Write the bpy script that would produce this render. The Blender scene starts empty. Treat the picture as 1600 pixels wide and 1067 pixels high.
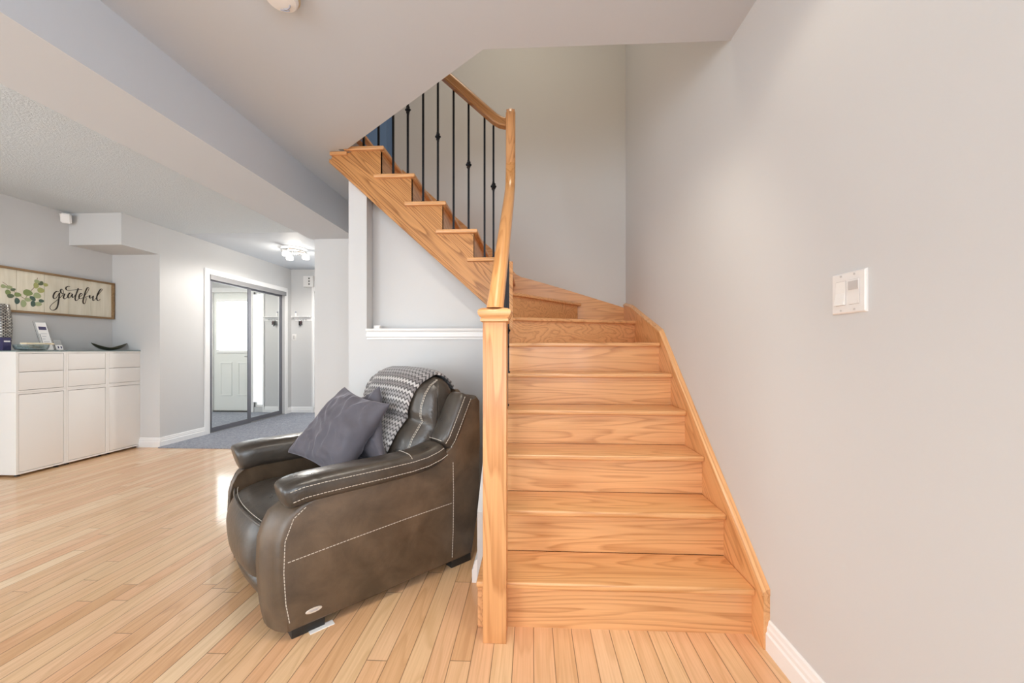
import bpy, bmesh, math, random
from mathutils import Vector, Matrix, noise

scene = bpy.context.scene
COL = scene.collection
random.seed(7)

# ------------------------------------------------------------------ camera
cam_data = bpy.data.cameras.new('camera')
cam_data.sensor_width = 36.0
cam_data.lens = 590.65 * 36.0 / 1600.0
cam_data.shift_x = (800 - 804.86) / 1600.0
cam_data.shift_y = (546.83 - 533.5) / 1600.0
cam_data.clip_start = 0.05
cam = bpy.data.objects.new('camera', cam_data)
cam.location = (0, 0, 1.1206)
cam.rotation_euler = (math.pi / 2, 0, 0.0439)
COL.objects.link(cam)
scene.camera = cam

# ------------------------------------------------------------------ render look
scene.view_settings.view_transform = 'Standard'
scene.view_settings.look = 'None'
scene.view_settings.exposure = -0.15
scene.view_settings.gamma = 1.0
scene.view_settings.use_curve_mapping = False
scene.cycles.use_denoising = True
scene.cycles.max_bounces = 12
scene.cycles.diffuse_bounces = 8
scene.cycles.caustics_reflective = False
scene.cycles.sample_clamp_indirect = 6.0

world = bpy.data.worlds.new('sky')
scene.world = world
world.use_nodes = True
world.node_tree.nodes['Background'].inputs[0].default_value = (0.75, 0.85, 1.0, 1)
world.node_tree.nodes['Background'].inputs[1].default_value = 1.0

# ------------------------------------------------------------------ lights
def area(name, loc, rot, sx, sy, power, colour, spread=math.pi):
    l = bpy.data.lights.new(name, 'AREA')
    l.shape = 'RECTANGLE'
    l.size, l.size_y = sx, sy
    l.energy = power
    l.color = colour
    l.spread = spread
    o = bpy.data.objects.new(name, l)
    o.location = loc
    o.rotation_euler = rot
    COL.objects.link(o)
    return o

HALF = math.pi / 2
# daylight through the windows behind the camera, then added lights at the side walls
area('daylight_patio', (-3.3, -2.93, 1.15), (HALF, 0, 0), 2.0, 2.0, 105.0, (0.72, 0.88, 1.0))
area('daylight_living', (-0.55, -2.93, 1.45), (HALF, 0, 0), 2.2, 1.3, 13.0, (0.74, 0.87, 1.0))
area('added_light_left', (-4.80, 0.35, 1.15), (0, -HALF, 0), 2.0, 2.4, 18.0, (0.74, 0.89, 1.0))  # added at an unseen left window to brighten the left ceiling
area('added_light_right', (0.84, -1.6, 1.35), (0, HALF, 0), 1.6, 1.9, 76.0, (0.74, 0.87, 1.0))  # added at an unseen right window to brighten the beam's right face
# daylight through the glass of the front door and its sidelight
area('daylight_front_door', (-3.245, 6.50, 1.55), (-HALF, 0, 0), 0.5, 0.85, 7.0, (0.93, 0.97, 1.0))
area('daylight_sidelight', (-3.79, 6.50, 1.15), (-HALF, 0, 0), 0.1, 1.9, 7.0 * 0.35, (0.93, 0.97, 1.0))
# recessed ceiling lamp by the right wall, and added spots out of view
def spot(name, loc, power, colour, angle, blend, radius=0.08):
    l = bpy.data.lights.new(name, 'SPOT')
    l.energy = power
    l.color = colour
    l.spot_size = math.radians(angle)
    l.spot_blend = blend
    l.shadow_soft_size = radius
    o = bpy.data.objects.new(name, l)
    o.location = loc
    COL.objects.link(o)
    return o
spot('pot_light_by_wall', (0.52, 1.12, 2.49), 6.0, (1.0, 0.90, 0.76), 128, 0.5)
spot('added_spot_stairs', (0.15, 1.10, 2.48), 46.0, (1.0, 0.92, 0.80), 100, 0.6).rotation_euler = (math.radians(38), 0, 0)  # added spot, tilted back to brighten the treads and the stairwell wall
spot('added_spot_entry', (-0.20, 0.95, 2.48), 46.0 * 0.85, (1.0, 0.92, 0.80), 92, 0.7)  # added spot that brightens the floor and treads at the stair foot
spot('added_spot_room', (-0.75, 0.3, 2.49), 4.0, (1.0, 0.93, 0.82), 150, 0.6)  # added wide spot that brightens the beam face and the armchair
# lamp of the upstairs hall, above the stairwell
area('upstairs_hall_lamp', (-0.2, 2.3, 4.9), (0, 0, 0), 0.6, 0.6, 20.0, (1.0, 0.88, 0.68))
area('upstairs_window', (-3.4, 2.9, 3.9), (0, -HALF, 0), 1.0, 1.2, 8.0, (0.7, 0.84, 1.0))
# ceiling lamp of the foyer
fl = bpy.data.lights.new('foyer_lamp_glow', 'POINT')
fl.energy = 82.0 * 0.14
fl.color = (1.0, 0.92, 0.80)
fl.shadow_soft_size = 0.10
fo = bpy.data.objects.new('foyer_lamp_glow', fl)
fo.location = (-3.37, 5.22, 2.34)
COL.objects.link(fo)
spot('foyer_lamp_down', (-3.37, 5.22, 2.38), 82.0, (1.0, 0.95, 0.88), 172, 0.35, 0.12)

# ------------------------------------------------------------------ node helpers
class NT:
    def __init__(self, name):
        self.m = bpy.data.materials.new(name)
        self.m.use_nodes = True
        self.t = self.m.node_tree
        self.b = self.t.nodes['Principled BSDF']

    def n(self, typ, ins=None, **attr):
        nd = self.t.nodes.new(typ)
        for k, v in attr.items():
            setattr(nd, k, v)
        for k, v in (ins or {}).items():
            self.set(nd.inputs[k], v)
        return nd

    def set(self, sock, v):
        if isinstance(v, bpy.types.NodeSocket):
            self.t.links.new(v, sock)
        else:
            sock.default_value = v

    def math(self, op, a, b=0.0, c=0.0):
        nd = self.n('ShaderNodeMath', operation=op)
        for i, v in enumerate((a, b, c)):
            self.set(nd.inputs[i], v)
        return nd.outputs[0]

    def ramp(self, fac, stops, interp='LINEAR'):
        nd = self.n('ShaderNodeValToRGB')
        cr = nd.color_ramp
        cr.interpolation = interp
        while len(cr.elements) < len(stops):
            cr.elements.new(0.5)
        for e, (p, c) in zip(cr.elements, stops):
            e.position = p
            e.color = c if len(c) == 4 else (*c, 1)
        self.set(nd.inputs[0], fac)
        return nd.outputs[0]

    def mix(self, fac, a, b, blend='MIX'):
        nd = self.n('ShaderNodeMix', data_type='RGBA', blend_type=blend)
        self.set(nd.inputs[0], fac)
        self.set(nd.inputs[6], a if isinstance(a, bpy.types.NodeSocket) else (*a, 1))
        self.set(nd.inputs[7], b if isinstance(b, bpy.types.NodeSocket) else (*b, 1))
        return nd.outputs[2]

    def bump(self, height, strength, dist=0.01):
        nd = self.n('ShaderNodeBump', {'Height': height, 'Strength': strength, 'Distance': dist})
        self.t.links.new(nd.outputs[0], self.b.inputs['Normal'])

    def obj(self, rot=(0, 0, 0), scale=(1, 1, 1)):
        tc = self.n('ShaderNodeTexCoord')
        mp = self.n('ShaderNodeMapping', {'Vector': tc.outputs['Object']})
        mp.inputs['Rotation'].default_value = rot
        mp.inputs['Scale'].default_value = scale
        return mp.outputs[0]

def plain(name, col, rough=0.5, metal=0.0, emit=None, strength=0.0, coat=0.0):
    k = NT(name)
    k.b.inputs['Base Color'].default_value = (*col, 1)
    k.b.inputs['Roughness'].default_value = rough
    k.b.inputs['Metallic'].default_value = metal
    if coat:
        k.b.inputs['Coat Weight'].default_value = coat
        k.b.inputs['Coat Roughness'].default_value = 0.1
    if emit:
        k.b.inputs['Emission Color'].default_value = (*emit, 1)
        k.b.inputs['Emission Strength'].default_value = strength
    return k.m

def paint(name, col, bump=0.05, scale=220.0, rough=0.6):
    k = NT(name)
    v = k.obj()
    nz = k.n('ShaderNodeTexNoise', {'Vector': v, 'Scale': scale, 'Detail': 3.0})
    lo = k.n('ShaderNodeTexNoise', {'Vector': v, 'Scale': 0.9, 'Detail': 2.0})
    c = k.mix(lo.outputs[0], tuple(x * 0.97 for x in col), tuple(min(1, x * 1.02) for x in col))
    k.set(k.b.inputs['Base Color'], c)
    k.b.inputs['Roughness'].default_value = rough
    k.b.inputs['Specular IOR Level'].default_value = 0.3
    k.bump(nz.outputs[0], bump, 0.002)
    return k.m

def oak(name, axis, light, dark, rough=0.32, rot=(0, 0, 0), figure=15.0, contrast=1.0, coat=0.15):
    """Oak with cathedral figure; axis 0/1/2 is the grain direction."""
    k = NT(name)
    sc = [6.6, 6.6, 6.6]
    sc[axis] = 0.55
    tc = k.n('ShaderNodeTexCoord')
    info = k.n('ShaderNodeObjectInfo')
    mp0 = k.n('ShaderNodeMapping', {'Vector': tc.outputs['Object']})
    mp0.inputs['Rotation'].default_value = rot
    off = k.n('ShaderNodeVectorMath', {0: mp0.outputs[0]}, operation='ADD')
    rnd = k.n('ShaderNodeVectorMath', operation='SCALE')
    rnd.inputs[0].default_value = (3.1, 5.7, 8.3)
    k.set(rnd.inputs['Scale'], k.math('MULTIPLY', info.outputs['Random'], 9.0))
    k.set(off.inputs[1], rnd.outputs[0])
    v = off.outputs[0]
    mp = k.n('ShaderNodeMapping', {'Vector': v})
    mp.inputs['Scale'].default_value = sc
    big = k.n('ShaderNodeTexNoise', {'Vector': mp.outputs[0], 'Scale': 1.25, 'Detail': 1.5, 'Roughness': 0.4, 'Distortion': 0.15})
    f = k.math('FRACT', k.math('MULTIPLY', big.outputs[0], figure))
    band0 = k.ramp(f, [(0.0, (0, 0, 0)), (0.45, (0.08, 0.08, 0.08)), (0.88, (1, 1, 1)), (1.0, (0, 0, 0))])
    # fine open-pore streaks along the grain
    sf = [150.0, 150.0, 150.0]
    sf[axis] = 3.0
    mf = k.n('ShaderNodeMapping', {'Vector': v})
    mf.inputs['Scale'].default_value = sf
    fine = k.n('ShaderNodeTexNoise', {'Vector': mf.outputs[0], 'Scale': 1.0, 'Detail': 3.0, 'Roughness': 0.6})
    streak = k.ramp(fine.outputs[0], [(0.35, (0, 0, 0)), (0.75, (1, 1, 1))])
    # the early-wood rings break up into short open pores
    band = k.math('MULTIPLY', band0, k.math('ADD', 0.45, k.math('MULTIPLY', streak, 0.75)))
    tone = k.n('ShaderNodeTexNoise', {'Vector': mp.outputs[0], 'Scale': 0.7, 'Detail': 1.0})
    c1 = k.mix(k.math('MULTIPLY', band, 0.85 * contrast), light, dark)
    c2 = k.mix(k.math('MULTIPLY', streak, 0.34 * contrast), c1, dark)
    c3 = k.mix(k.math('MULTIPLY', tone.outputs[0], 0.3), c2, (light[0] * 0.86, light[1] * 0.74, light[2] * 0.62))
    br = k.n('ShaderNodeBrightContrast', {'Color': c3})
    k.set(br.inputs[1], k.math('MULTIPLY', k.math('SUBTRACT', info.outputs['Random'], 0.5), 0.035))
    k.set(k.b.inputs['Base Color'], br.outputs[0])
    k.b.inputs['Roughness'].default_value = rough
    k.b.inputs['Coat Weight'].default_value = coat
    k.b.inputs['Coat Roughness'].default_value = 0.12
    k.bump(streak, 0.08, 0.001)
    return k.m

def plank_floor(name):
    k = NT(name)
    tc = k.n('ShaderNodeTexCoord')
    sep = k.n('ShaderNodeSeparateXYZ', {0: tc.outputs['Object']})
    W = 0.0755
    xs = k.math('DIVIDE', k.math('ADD', sep.outputs[0], 20.0), W)
    idx = k.math('FLOOR', xs)
    fx = k.math('FRACT', xs)
    wn = k.n('ShaderNodeTexWhiteNoise', noise_dimensions='1D')
    k.set(wn.inputs['W'], idx)
    ys = k.math('DIVIDE', k.math('ADD', sep.outputs[1], k.math('MULTIPLY', wn.outputs[0], 7.0)), 1.45)
    idy = k.math('FLOOR', ys)
    fy = k.math('FRACT', ys)
    wn2 = k.n('ShaderNodeTexWhiteNoise', noise_dimensions='2D')
    cm = k.n('ShaderNodeCombineXYZ', {0: idx, 1: idy})
    k.set(wn2.inputs['Vector'], cm.outputs[0])
    r1 = wn2.outputs[0]
    # grain coordinates, shifted per board
    gx = k.math('MULTIPLY', k.math('ADD', sep.outputs[0], k.math('MULTIPLY', r1, 37.0)), 5.5)
    gy = k.math('MULTIPLY', k.math('ADD', sep.outputs[1], k.math('MULTIPLY', r1, 91.0)), 0.55)
    gv = k.n('ShaderNodeCombineXYZ', {0: gx, 1: gy, 2: k.math('MULTIPLY', r1, 13.0)})
    big = k.n('ShaderNodeTexNoise', {'Vector': gv.outputs[0], 'Scale': 1.6, 'Detail': 1.5, 'Roughness': 0.4})
    f = k.math('FRACT', k.math('MULTIPLY', big.outputs[0], 10.0))
    band = k.ramp(f, [(0.0, (0, 0, 0)), (0.55, (0.1, 0.1, 0.1)), (0.88, (1, 1, 1)), (1.0, (0, 0, 0))])
    fv = k.n('ShaderNodeCombineXYZ', {0: k.math('MULTIPLY', gx, 28.0), 1: k.math('MULTIPLY', gy, 7.0)})
    fine = k.n('ShaderNodeTexNoise', {'Vector': fv.outputs[0], 'Scale': 1.0, 'Detail': 3.0})
    streak = k.ramp(fine.outputs[0], [(0.4, (0, 0, 0)), (0.75, (1, 1, 1))])
    base = k.ramp(r1, [(0.0, (0.7, 0.4, 0.205)), (0.35, (0.8, 0.55, 0.32)), (0.7, (0.76, 0.43, 0.235)), (1.0, (0.84, 0.615, 0.385))])
    dk = k.mix(1.0, base, (0.74, 0.66, 0.56), 'MULTIPLY')
    c1 = k.mix(k.math('MULTIPLY', band, 0.5), base, dk)
    c2 = k.mix(k.math('MULTIPLY', streak, 0.5), c1, dk)
    # seams: V-shaped gaps between boards and at board ends
    ex = k.math('MINIMUM', fx, k.math('SUBTRACT', 1.0, fx))
    ey = k.math('MULTIPLY', k.math('MINIMUM', fy, k.math('SUBTRACT', 1.0, fy)), 1.45 / W)
    e = k.math('MINIMUM', ex, ey)
    seam = k.ramp(e, [(0.0, (1, 1, 1)), (0.014, (0.9, 0.9, 0.9)), (0.028, (0, 0, 0))])
    c3 = k.mix(k.math('MULTIPLY', seam, 0.8), c2, (0.17, 0.09, 0.04))
    k.set(k.b.inputs['Base Color'], c3)
    k.b.inputs['Roughness'].default_value = 0.38
    k.b.inputs['Specular IOR Level'].default_value = 0.35
    k.b.inputs['Coat Weight'].default_value = 0.6
    k.b.inputs['Coat Roughness'].default_value = 0.085
    k.set(k.b.inputs['Coat Weight'], k.math('MULTIPLY', k.math('SUBTRACT', 1.0, seam), 0.6))
    k.bump(k.math('SUBTRACT', k.math('MULTIPLY', streak, 0.04), seam), 0.35, 0.002)
    return k.m

def leather(name, col, rough=0.30, wrinkle=1.0):
    k = NT(name)
    v = k.obj()
    vo = k.n('ShaderNodeTexVoronoi', {'Vector': v, 'Scale': 240.0})
    nz = k.n('ShaderNodeTexNoise', {'Vector': v, 'Scale': 6.5, 'Detail': 6.0, 'Roughness': 0.62, 'Distortion': 0.4})
    wr = k.n('ShaderNodeTexNoise', {'Vector': v, 'Scale': 10.0, 'Detail': 4.0, 'Distortion': 1.4})
    fold = k.math('SQRT', k.math('ADD', k.math('POWER', k.math('SUBTRACT', wr.outputs[0], 0.5), 2.0), 0.0012))
    cloud = k.ramp(nz.outputs[0], [(0.36, (0, 0, 0)), (0.66, (1, 1, 1))])
    c = k.mix(cloud, tuple(x * 0.66 for x in col), tuple(x * 1.35 for x in col))
    k.set(k.b.inputs['Base Color'], c)
    k.set(k.b.inputs['Roughness'], k.math('ADD', k.math('MULTIPLY', nz.outputs[0], 0.22), rough - 0.11))
    k.b.inputs['Specular IOR Level'].default_value = 0.65
    h = k.math('ADD', k.math('MULTIPLY', vo.outputs['Distance'], 0.10), k.math('MULTIPLY', k.math('SMOOTH_MIN', k.math('MULTIPLY', fold, 2.6), 0.35, 0.3), 1.6 * wrinkle))
    k.bump(h, 0.23, 0.005)
    return k.m

def velvet(name, col):
    k = NT(name)
    v = k.obj()
    nz = k.n('ShaderNodeTexNoise', {'Vector': v, 'Scale': 9.0, 'Detail': 6.0, 'Roughness': 0.65, 'Distortion': 1.0})
    fine = k.n('ShaderNodeTexNoise', {'Vector': v, 'Scale': 400.0, 'Detail': 2.0})
    c = k.mix(nz.outputs[0], tuple(x * 0.72 for x in col), tuple(x * 1.3 for x in col))
    k.set(k.b.inputs['Base Color'], c)
    k.b.inputs['Roughness'].default_value = 0.85
    k.b.inputs['Sheen Weight'].default_value = 0.45
    k.b.inputs['Sheen Roughness'].default_value = 0.35
    k.b.inputs['Sheen Tint'].default_value = (0.75, 0.72, 0.8, 1)
    k.bump(fine.outputs[0], 0.2, 0.002)
    return k.m

def chevron(name):
    k = NT(name)
    tc = k.n('ShaderNodeTexCoord')
    sep = k.n('ShaderNodeSeparateXYZ', {0: tc.outputs['UV']})
    u, v = sep.outputs[0], sep.outputs[1]
    tri = k.math('PINGPONG', k.math('MULTIPLY', u, 1.0), 0.015)
    s = k.math('MULTIPLY', k.math('ADD', v, k.math('MULTIPLY', tri, 1.05)), 37.0)
    f = k.math('PINGPONG', s, 0.5)
    rowid = k.math('FLOOR', s)
    wn = k.n('ShaderNodeTexWhiteNoise', noise_dimensions='1D')
    k.set(wn.inputs['W'], rowid)
    col = k.ramp(wn.outputs[0], [(0.0, (0.20, 0.18, 0.18)), (0.35, (0.33, 0.31, 0.31)), (0.7, (0.50, 0.47, 0.46)), (1.0, (0.66, 0.63, 0.61))])
    gap = k.ramp(f, [(0.10, (0.05, 0.045, 0.045)), (0.26, (1, 1, 1))])
    yarn = k.n('ShaderNodeTexNoise', {'Vector': tc.outputs['UV'], 'Scale': 300.0, 'Detail': 2.0})
    c = k.mix(1.0, col, gap, 'MULTIPLY')
    c = k.mix(k.math('MULTIPLY', yarn.outputs[0], 0.35), c, (0.10, 0.09, 0.09))
    k.set(k.b.inputs['Base Color'], c)
    k.b.inputs['Roughness'].default_value = 0.9
    k.b.inputs['Sheen Weight'].default_value = 0.3
    k.bump(k.math('ADD', f, k.math('MULTIPLY', yarn.outputs[0], 0.3)), 0.6, 0.006)
    return k.m

def carpet(name):
    k = NT(name)
    v = k.obj()
    nz = k.n('ShaderNodeTexNoise', {'Vector': v, 'Scale': 45.0, 'Detail': 4.0, 'Roughness': 0.7})
    vo = k.n('ShaderNodeTexVoronoi', {'Vector': v, 'Scale': 75.0})
    c = k.mix(k.ramp(nz.outputs[0], [(0.3, (0, 0, 0)), (0.7, (1, 1, 1))]), (0.20, 0.215, 0.26), (0.42, 0.44, 0.50))
    k.set(k.b.inputs['Base Color'], c)
    k.b.inputs['Roughness'].default_value = 0.95
    k.bump(k.math('ADD', nz.outputs[0], vo.outputs['Distance']), 0.8, 0.01)
    return k.m

def popcorn(name, col):
    k = NT(name)
    v = k.obj()
    nz = k.n('ShaderNodeTexNoise', {'Vector': v, 'Scale': 70.0, 'Detail': 5.0, 'Roughness': 0.75})
    h = k.ramp(nz.outputs[0], [(0.38, (0, 0, 0)), (0.62, (1, 1, 1))])
    k.b.inputs['Base Color'].default_value = (*col, 1)
    k.b.inputs['Roughness'].default_value = 0.9
    k.bump(h, 0.75, 0.012)
    return k.m

def glassy(name, col, rough=0.05, alpha_mix=0.75):
    k = NT(name)
    k.b.inputs['Base Color'].default_value = (*col, 1)
    k.b.inputs['Roughness'].default_value = rough
    k.b.inputs['Transmission Weight'].default_value = alpha_mix
    k.b.inputs['IOR'].default_value = 1.45
    return k.m

def woven(name):
    k = NT(name)
    tc = k.n('ShaderNodeTexCoord')
    br = k.n('ShaderNodeTexBrick', {'Vector': tc.outputs['UV'], 'Scale': 1.0, 'Mortar Size': 0.0035, 'Brick Width': 0.028, 'Row Height': 0.0125})
    br.inputs['Color1'].default_value = (0.42, 0.38, 0.32, 1)
    br.inputs['Color2'].default_value = (0.80, 0.76, 0.68, 1)
    br.inputs['Mortar'].default_value = (0.045, 0.04, 0.04, 1)
    k.set(k.b.inputs['Base Color'], br.outputs[0])
    k.b.inputs['Metallic'].default_value = 0.45
    k.b.inputs['Roughness'].default_value = 0.3
    k.bump(k.math('SUBTRACT', 1.0, br.outputs[1]), 0.8, 0.006)
    return k.m

def cream_boards(name):
    k = NT(name)
    v = k.obj(scale=(1, 14, 1.2))
    nz = k.n('ShaderNodeTexNoise', {'Vector': v, 'Scale': 2.2, 'Detail': 5.0, 'Roughness': 0.6})
    c = k.mix(k.ramp(nz.outputs[0], [(0.3, (0, 0, 0)), (0.75, (1, 1, 1))]), (0.66, 0.61, 0.48), (0.80, 0.75, 0.63))
    k.set(k.b.inputs['Base Color'], c)
    k.b.inputs['Roughness'].default_value = 0.7
    return k.m

OAK_L, OAK_D = (0.80, 0.445, 0.205), (0.44, 0.185, 0.062)
M = {}
M['oak_x'] = oak('oak_grain_x', 0, OAK_L, OAK_D)
M['oak_y'] = oak('oak_grain_y', 1, OAK_L, OAK_D)
M['oak_z'] = oak('oak_grain_z', 2, (0.74, 0.385, 0.165), OAK_D, contrast=1.3, figure=20.0)
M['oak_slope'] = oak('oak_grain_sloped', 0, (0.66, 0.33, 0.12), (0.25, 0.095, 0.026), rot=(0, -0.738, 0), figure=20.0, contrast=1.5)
M['oak_skirt'] = oak('oak_grain_skirt', 1, OAK_L, OAK_D, rot=(-0.733, 0, 0))
M['oak_rail'] = oak('oak_rail', 1, (0.68, 0.35, 0.145), (0.43, 0.185, 0.06), rot=(-0.73, 0, 0), rough=0.28)
M['oak_rail_shaded'] = oak('oak_rail_upper_shaded', 0, (0.50, 0.25, 0.09), (0.28, 0.12, 0.04), rot=(0, -0.73, 0), rough=0.28)  # same oak, darkened for the shade on the rail seen from below
M['floor'] = plank_floor('oak_strip_floor')
M['wall'] = paint('wall_paint', (0.62, 0.615, 0.61))
M['ceil'] = paint('ceiling_paint', (0.57, 0.605, 0.65))
M['trim'] = plain('white_trim_paint', (0.84, 0.83, 0.82), 0.35)
M['popcorn'] = popcorn('stippled_ceiling', (0.80, 0.85, 0.88))
M['carpet'] = carpet('grey_carpet')
M['leather'] = leather('brown_leather', (0.052, 0.042, 0.033), 0.31)
M['leather_side'] = leather('brown_leather_smooth_lit', (0.088, 0.058, 0.035), 0.40, 0.12)  # same leather, colour made lighter and browner as lit on the sides
M['thread'] = plain('pale_thread', (0.55, 0.50, 0.43), 0.8)
M['black'] = plain('black_plastic', (0.015, 0.014, 0.013), 0.45)
M['velvet'] = velvet('grey_velvet', (0.098, 0.091, 0.108))
M['chevron'] = chevron('chevron_knit')
M['iron'] = plain('black_iron', (0.016, 0.017, 0.022), 0.42, 0.6)
M['white'] = plain('white_lacquer', (0.84, 0.82, 0.79), 0.3)
M['plastic'] = plain('white_plastic', (0.79, 0.765, 0.74), 0.35)
M['plastic_grey'] = plain('grey_plastic', (0.55, 0.52, 0.50), 0.4)
M['gap'] = plain('dark_gap', (0.06, 0.055, 0.05), 0.8)
M['glass_top'] = glassy('green_glass', (0.30, 0.42, 0.42), 0.05, 0.5)
M['mirror'] = plain('mirror_silver', (0.90, 0.93, 0.92), 0.015, 1.0)
M['steel'] = plain('grey_steel_frame', (0.17, 0.17, 0.19), 0.4, 0.4)
M['steel_light'] = plain('grey_steel_track', (0.27, 0.265, 0.27), 0.45, 0.3)
M['chrome'] = plain('chrome', (0.85, 0.83, 0.8), 0.12, 1.0)
M['daylight'] = plain('bright_frosted_glass', (0.9, 0.93, 0.95), 0.3, 0, (0.93, 0.97, 1.0), 1.15)
M['window_sky'] = plain('window_daylight', (0.9, 0.93, 0.95), 0.3, 0, (0.93, 0.97, 1.0), 2.0)
M['bulb'] = plain('lit_bulb_glass', (1, 0.95, 0.9), 0.3, 0, (1.0, 0.93, 0.82), 2.2)
M['door'] = plain('door_paint', (0.78, 0.79, 0.76), 0.4)
M['blue'] = plain('blue_paint', (0.17, 0.28, 0.47), 0.5)
M['frame_wood'] = oak('sign_frame_wood', 1, (0.33, 0.22, 0.12), (0.16, 0.095, 0.045), rough=0.7, coat=0.0)
M['boards'] = cream_boards('cream_boards')
M['ink'] = plain('dark_brown_ink', (0.03, 0.022, 0.015), 0.7)
for i, c in enumerate([(0.33, 0.38, 0.20), (0.20, 0.26, 0.09), (0.10, 0.13, 0.07), (0.36, 0.37, 0.13), (0.055, 0.10, 0.075)]):
    M['leaf%d' % i] = plain('printed_leaf_green_%d' % i, c, 0.7)
M['stem'] = plain('printed_stem', (0.27, 0.18, 0.12), 0.7)
M['woven'] = woven('woven_metal')
M['bowl'] = plain('olive_bronze', (0.10, 0.095, 0.06), 0.3, 0.5)
M['acrylic'] = glassy('clear_acrylic', (0.95, 0.96, 0.96), 0.03, 0.92)
M['paper'] = plain('white_paper', (0.80, 0.79, 0.78), 0.7)
M['navy'] = plain('navy_ink', (0.035, 0.03, 0.10), 0.6)
M['dish'] = glassy('blue_green_glass', (0.66, 0.76, 0.78), 0.08, 0.85)
M['pebble'] = plain('pale_green_filling', (0.33, 0.40, 0.26), 0.6)
M['cream'] = plain('cream_wax', (0.75, 0.66, 0.47), 0.5)
M['badge'] = plain('pale_badge', (0.66, 0.60, 0.52), 0.35, 0.3)
M['maroon'] = plain('dark_maroon', (0.08, 0.03, 0.035), 0.5)
M['tan'] = plain('aged_plastic', (0.55, 0.45, 0.30), 0.5)
M['bluegrey'] = plain('printed_grey', (0.35, 0.36, 0.42), 0.6)

# ------------------------------------------------------------------ mesh helpers
def add_box(bm, x0, x1, y0, y1, z0, z1, bev=0.0, seg=2):
    vs = [bm.verts.new((x, y, z)) for x in (x0, x1) for y in (y0, y1) for z in (z0, z1)]
    idx = [(0, 1, 3, 2), (4, 6, 7, 5), (0, 4, 5, 1), (2, 3, 7, 6), (0, 2, 6, 4), (1, 5, 7, 3)]
    fs = [bm.faces.new([vs[i] for i in f]) for f in idx]
    if bev:
        es = list({e for f in fs for e in f.edges})
        bmesh.ops.bevel(bm, geom=es, offset=bev, segments=seg, affect='EDGES', profile=0.6)
    return fs

def add_prism(bm, pts, axis, a, b, bev=0.0, seg=2):
    """Extrude the polygon pts (two coordinates) along axis from a to b."""
    def mk(p, t):
        q = list(p)
        q.insert(axis, t)
        return bm.verts.new(q)
    A = [mk(p, a) for p in pts]
    B = [mk(p, b) for p in pts]
    n = len(pts)
    fs = [bm.faces.new(A[::-1]), bm.faces.new(B)]
    for i in range(n):
        fs.append(bm.faces.new((A[i], A[(i + 1) % n], B[(i + 1) % n], B[i])))
    bmesh.ops.recalc_face_normals(bm, faces=fs)
    if bev:
        es = list({e for f in fs for e in f.edges})
        bmesh.ops.bevel(bm, geom=es, offset=bev, segments=seg, affect='EDGES', profile=0.6)
    return fs

def add_loft(bm, rings, cap=True):
    R = [[bm.verts.new(p) for p in r] for r in rings]
    n = len(rings[0])
    fs = []
    for a, b in zip(R, R[1:]):
        for i in range(n):
            fs.append(bm.faces.new((a[i], a[(i + 1) % n], b[(i + 1) % n], b[i])))
    if cap:
        fs.append(bm.faces.new(R[0][::-1]))
        fs.append(bm.faces.new(R[-1]))
    bmesh.ops.recalc_face_normals(bm, faces=fs)
    return fs

def frame_at(pts, i):
    t = (Vector(pts[min(i + 1, len(pts) - 1)]) - Vector(pts[max(i - 1, 0)])).normalized()
    ref = Vector((0, 0, 1)) if abs(t.z) < 0.9 else Vector((0, 1, 0))
    s = t.cross(ref).normalized()
    return t, s, s.cross(t).normalized()

def add_tube(bm, pts, r, n=8):
    rings = []
    for i, p in enumerate(pts):
        t, s, u = frame_at(pts, i)
        rr = r[i] if isinstance(r, (list, tuple)) else r
        rings.append([Vector(p) + (s * math.cos(a) + u * math.sin(a)) * rr for a in (2 * math.pi * k / n for k in range(n))])
    return add_loft(bm, rings)

def add_lathe(bm, c, prof, n=24, ax=2):
    rings = []
    for r, h in prof:
        ring = []
        for k in range(n):
            a = 2 * math.pi * k / n
            q = [r * math.cos(a), r * math.sin(a)]
            q.insert(ax, h)
            ring.append((c[0] + q[0], c[1] + q[1], c[2] + q[2]))
        rings.append(ring)
    return add_loft(bm, rings)

def sq(bm, pts, w, h):
    """Rectangular bar through pts: w across, h along the local up."""
    rings = []
    for i, p in enumerate(pts):
        t, s, u = frame_at(pts, i)
        p = Vector(p)
        rings.append([p + s * w / 2 + u * h / 2, p - s * w / 2 + u * h / 2, p - s * w / 2 - u * h / 2, p + s * w / 2 - u * h / 2])
    return add_loft(bm, rings)

def superell(a, b, p, n=20):
    out = []
    for k in range(n):
        t = 2 * math.pi * k / n
        c, s = math.cos(t), math.sin(t)
        out.append((a * math.copysign(abs(c) ** (2 / p), c), b * math.copysign(abs(s) ** (2 / p), s)))
    return out

def build(name, bm, mat, parent=None, smooth=False, subsurf=0, angle=40):
    me = bpy.data.meshes.new(name)
    bm.normal_update()
    bm.to_mesh(me)
    bm.free()
    if isinstance(mat, (list, tuple)):
        for m in mat:
            me.materials.append(M[m])
    else:
        me.materials.append(M[mat])
    o = bpy.data.objects.new(name, me)
    COL.objects.link(o)
    if smooth:
        for p in me.polygons:
            p.use_smooth = True
        if angle < 180:
            try:
                me.set_sharp_from_angle(angle=math.radians(angle))
            except Exception:
                pass
    if subsurf:
        s = o.modifiers.new('subdivision', 'SUBSURF')
        s.levels = s.render_levels = subsurf
    if parent is not None:
        o.parent = parent
        o.matrix_parent_inverse = world_of(parent).inverted()
    return o

def world_of(o):
    m = o.matrix_basis.copy()
    if o.parent is not None:
        m = world_of(o.parent) @ o.matrix_parent_inverse @ m
    return m

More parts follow.
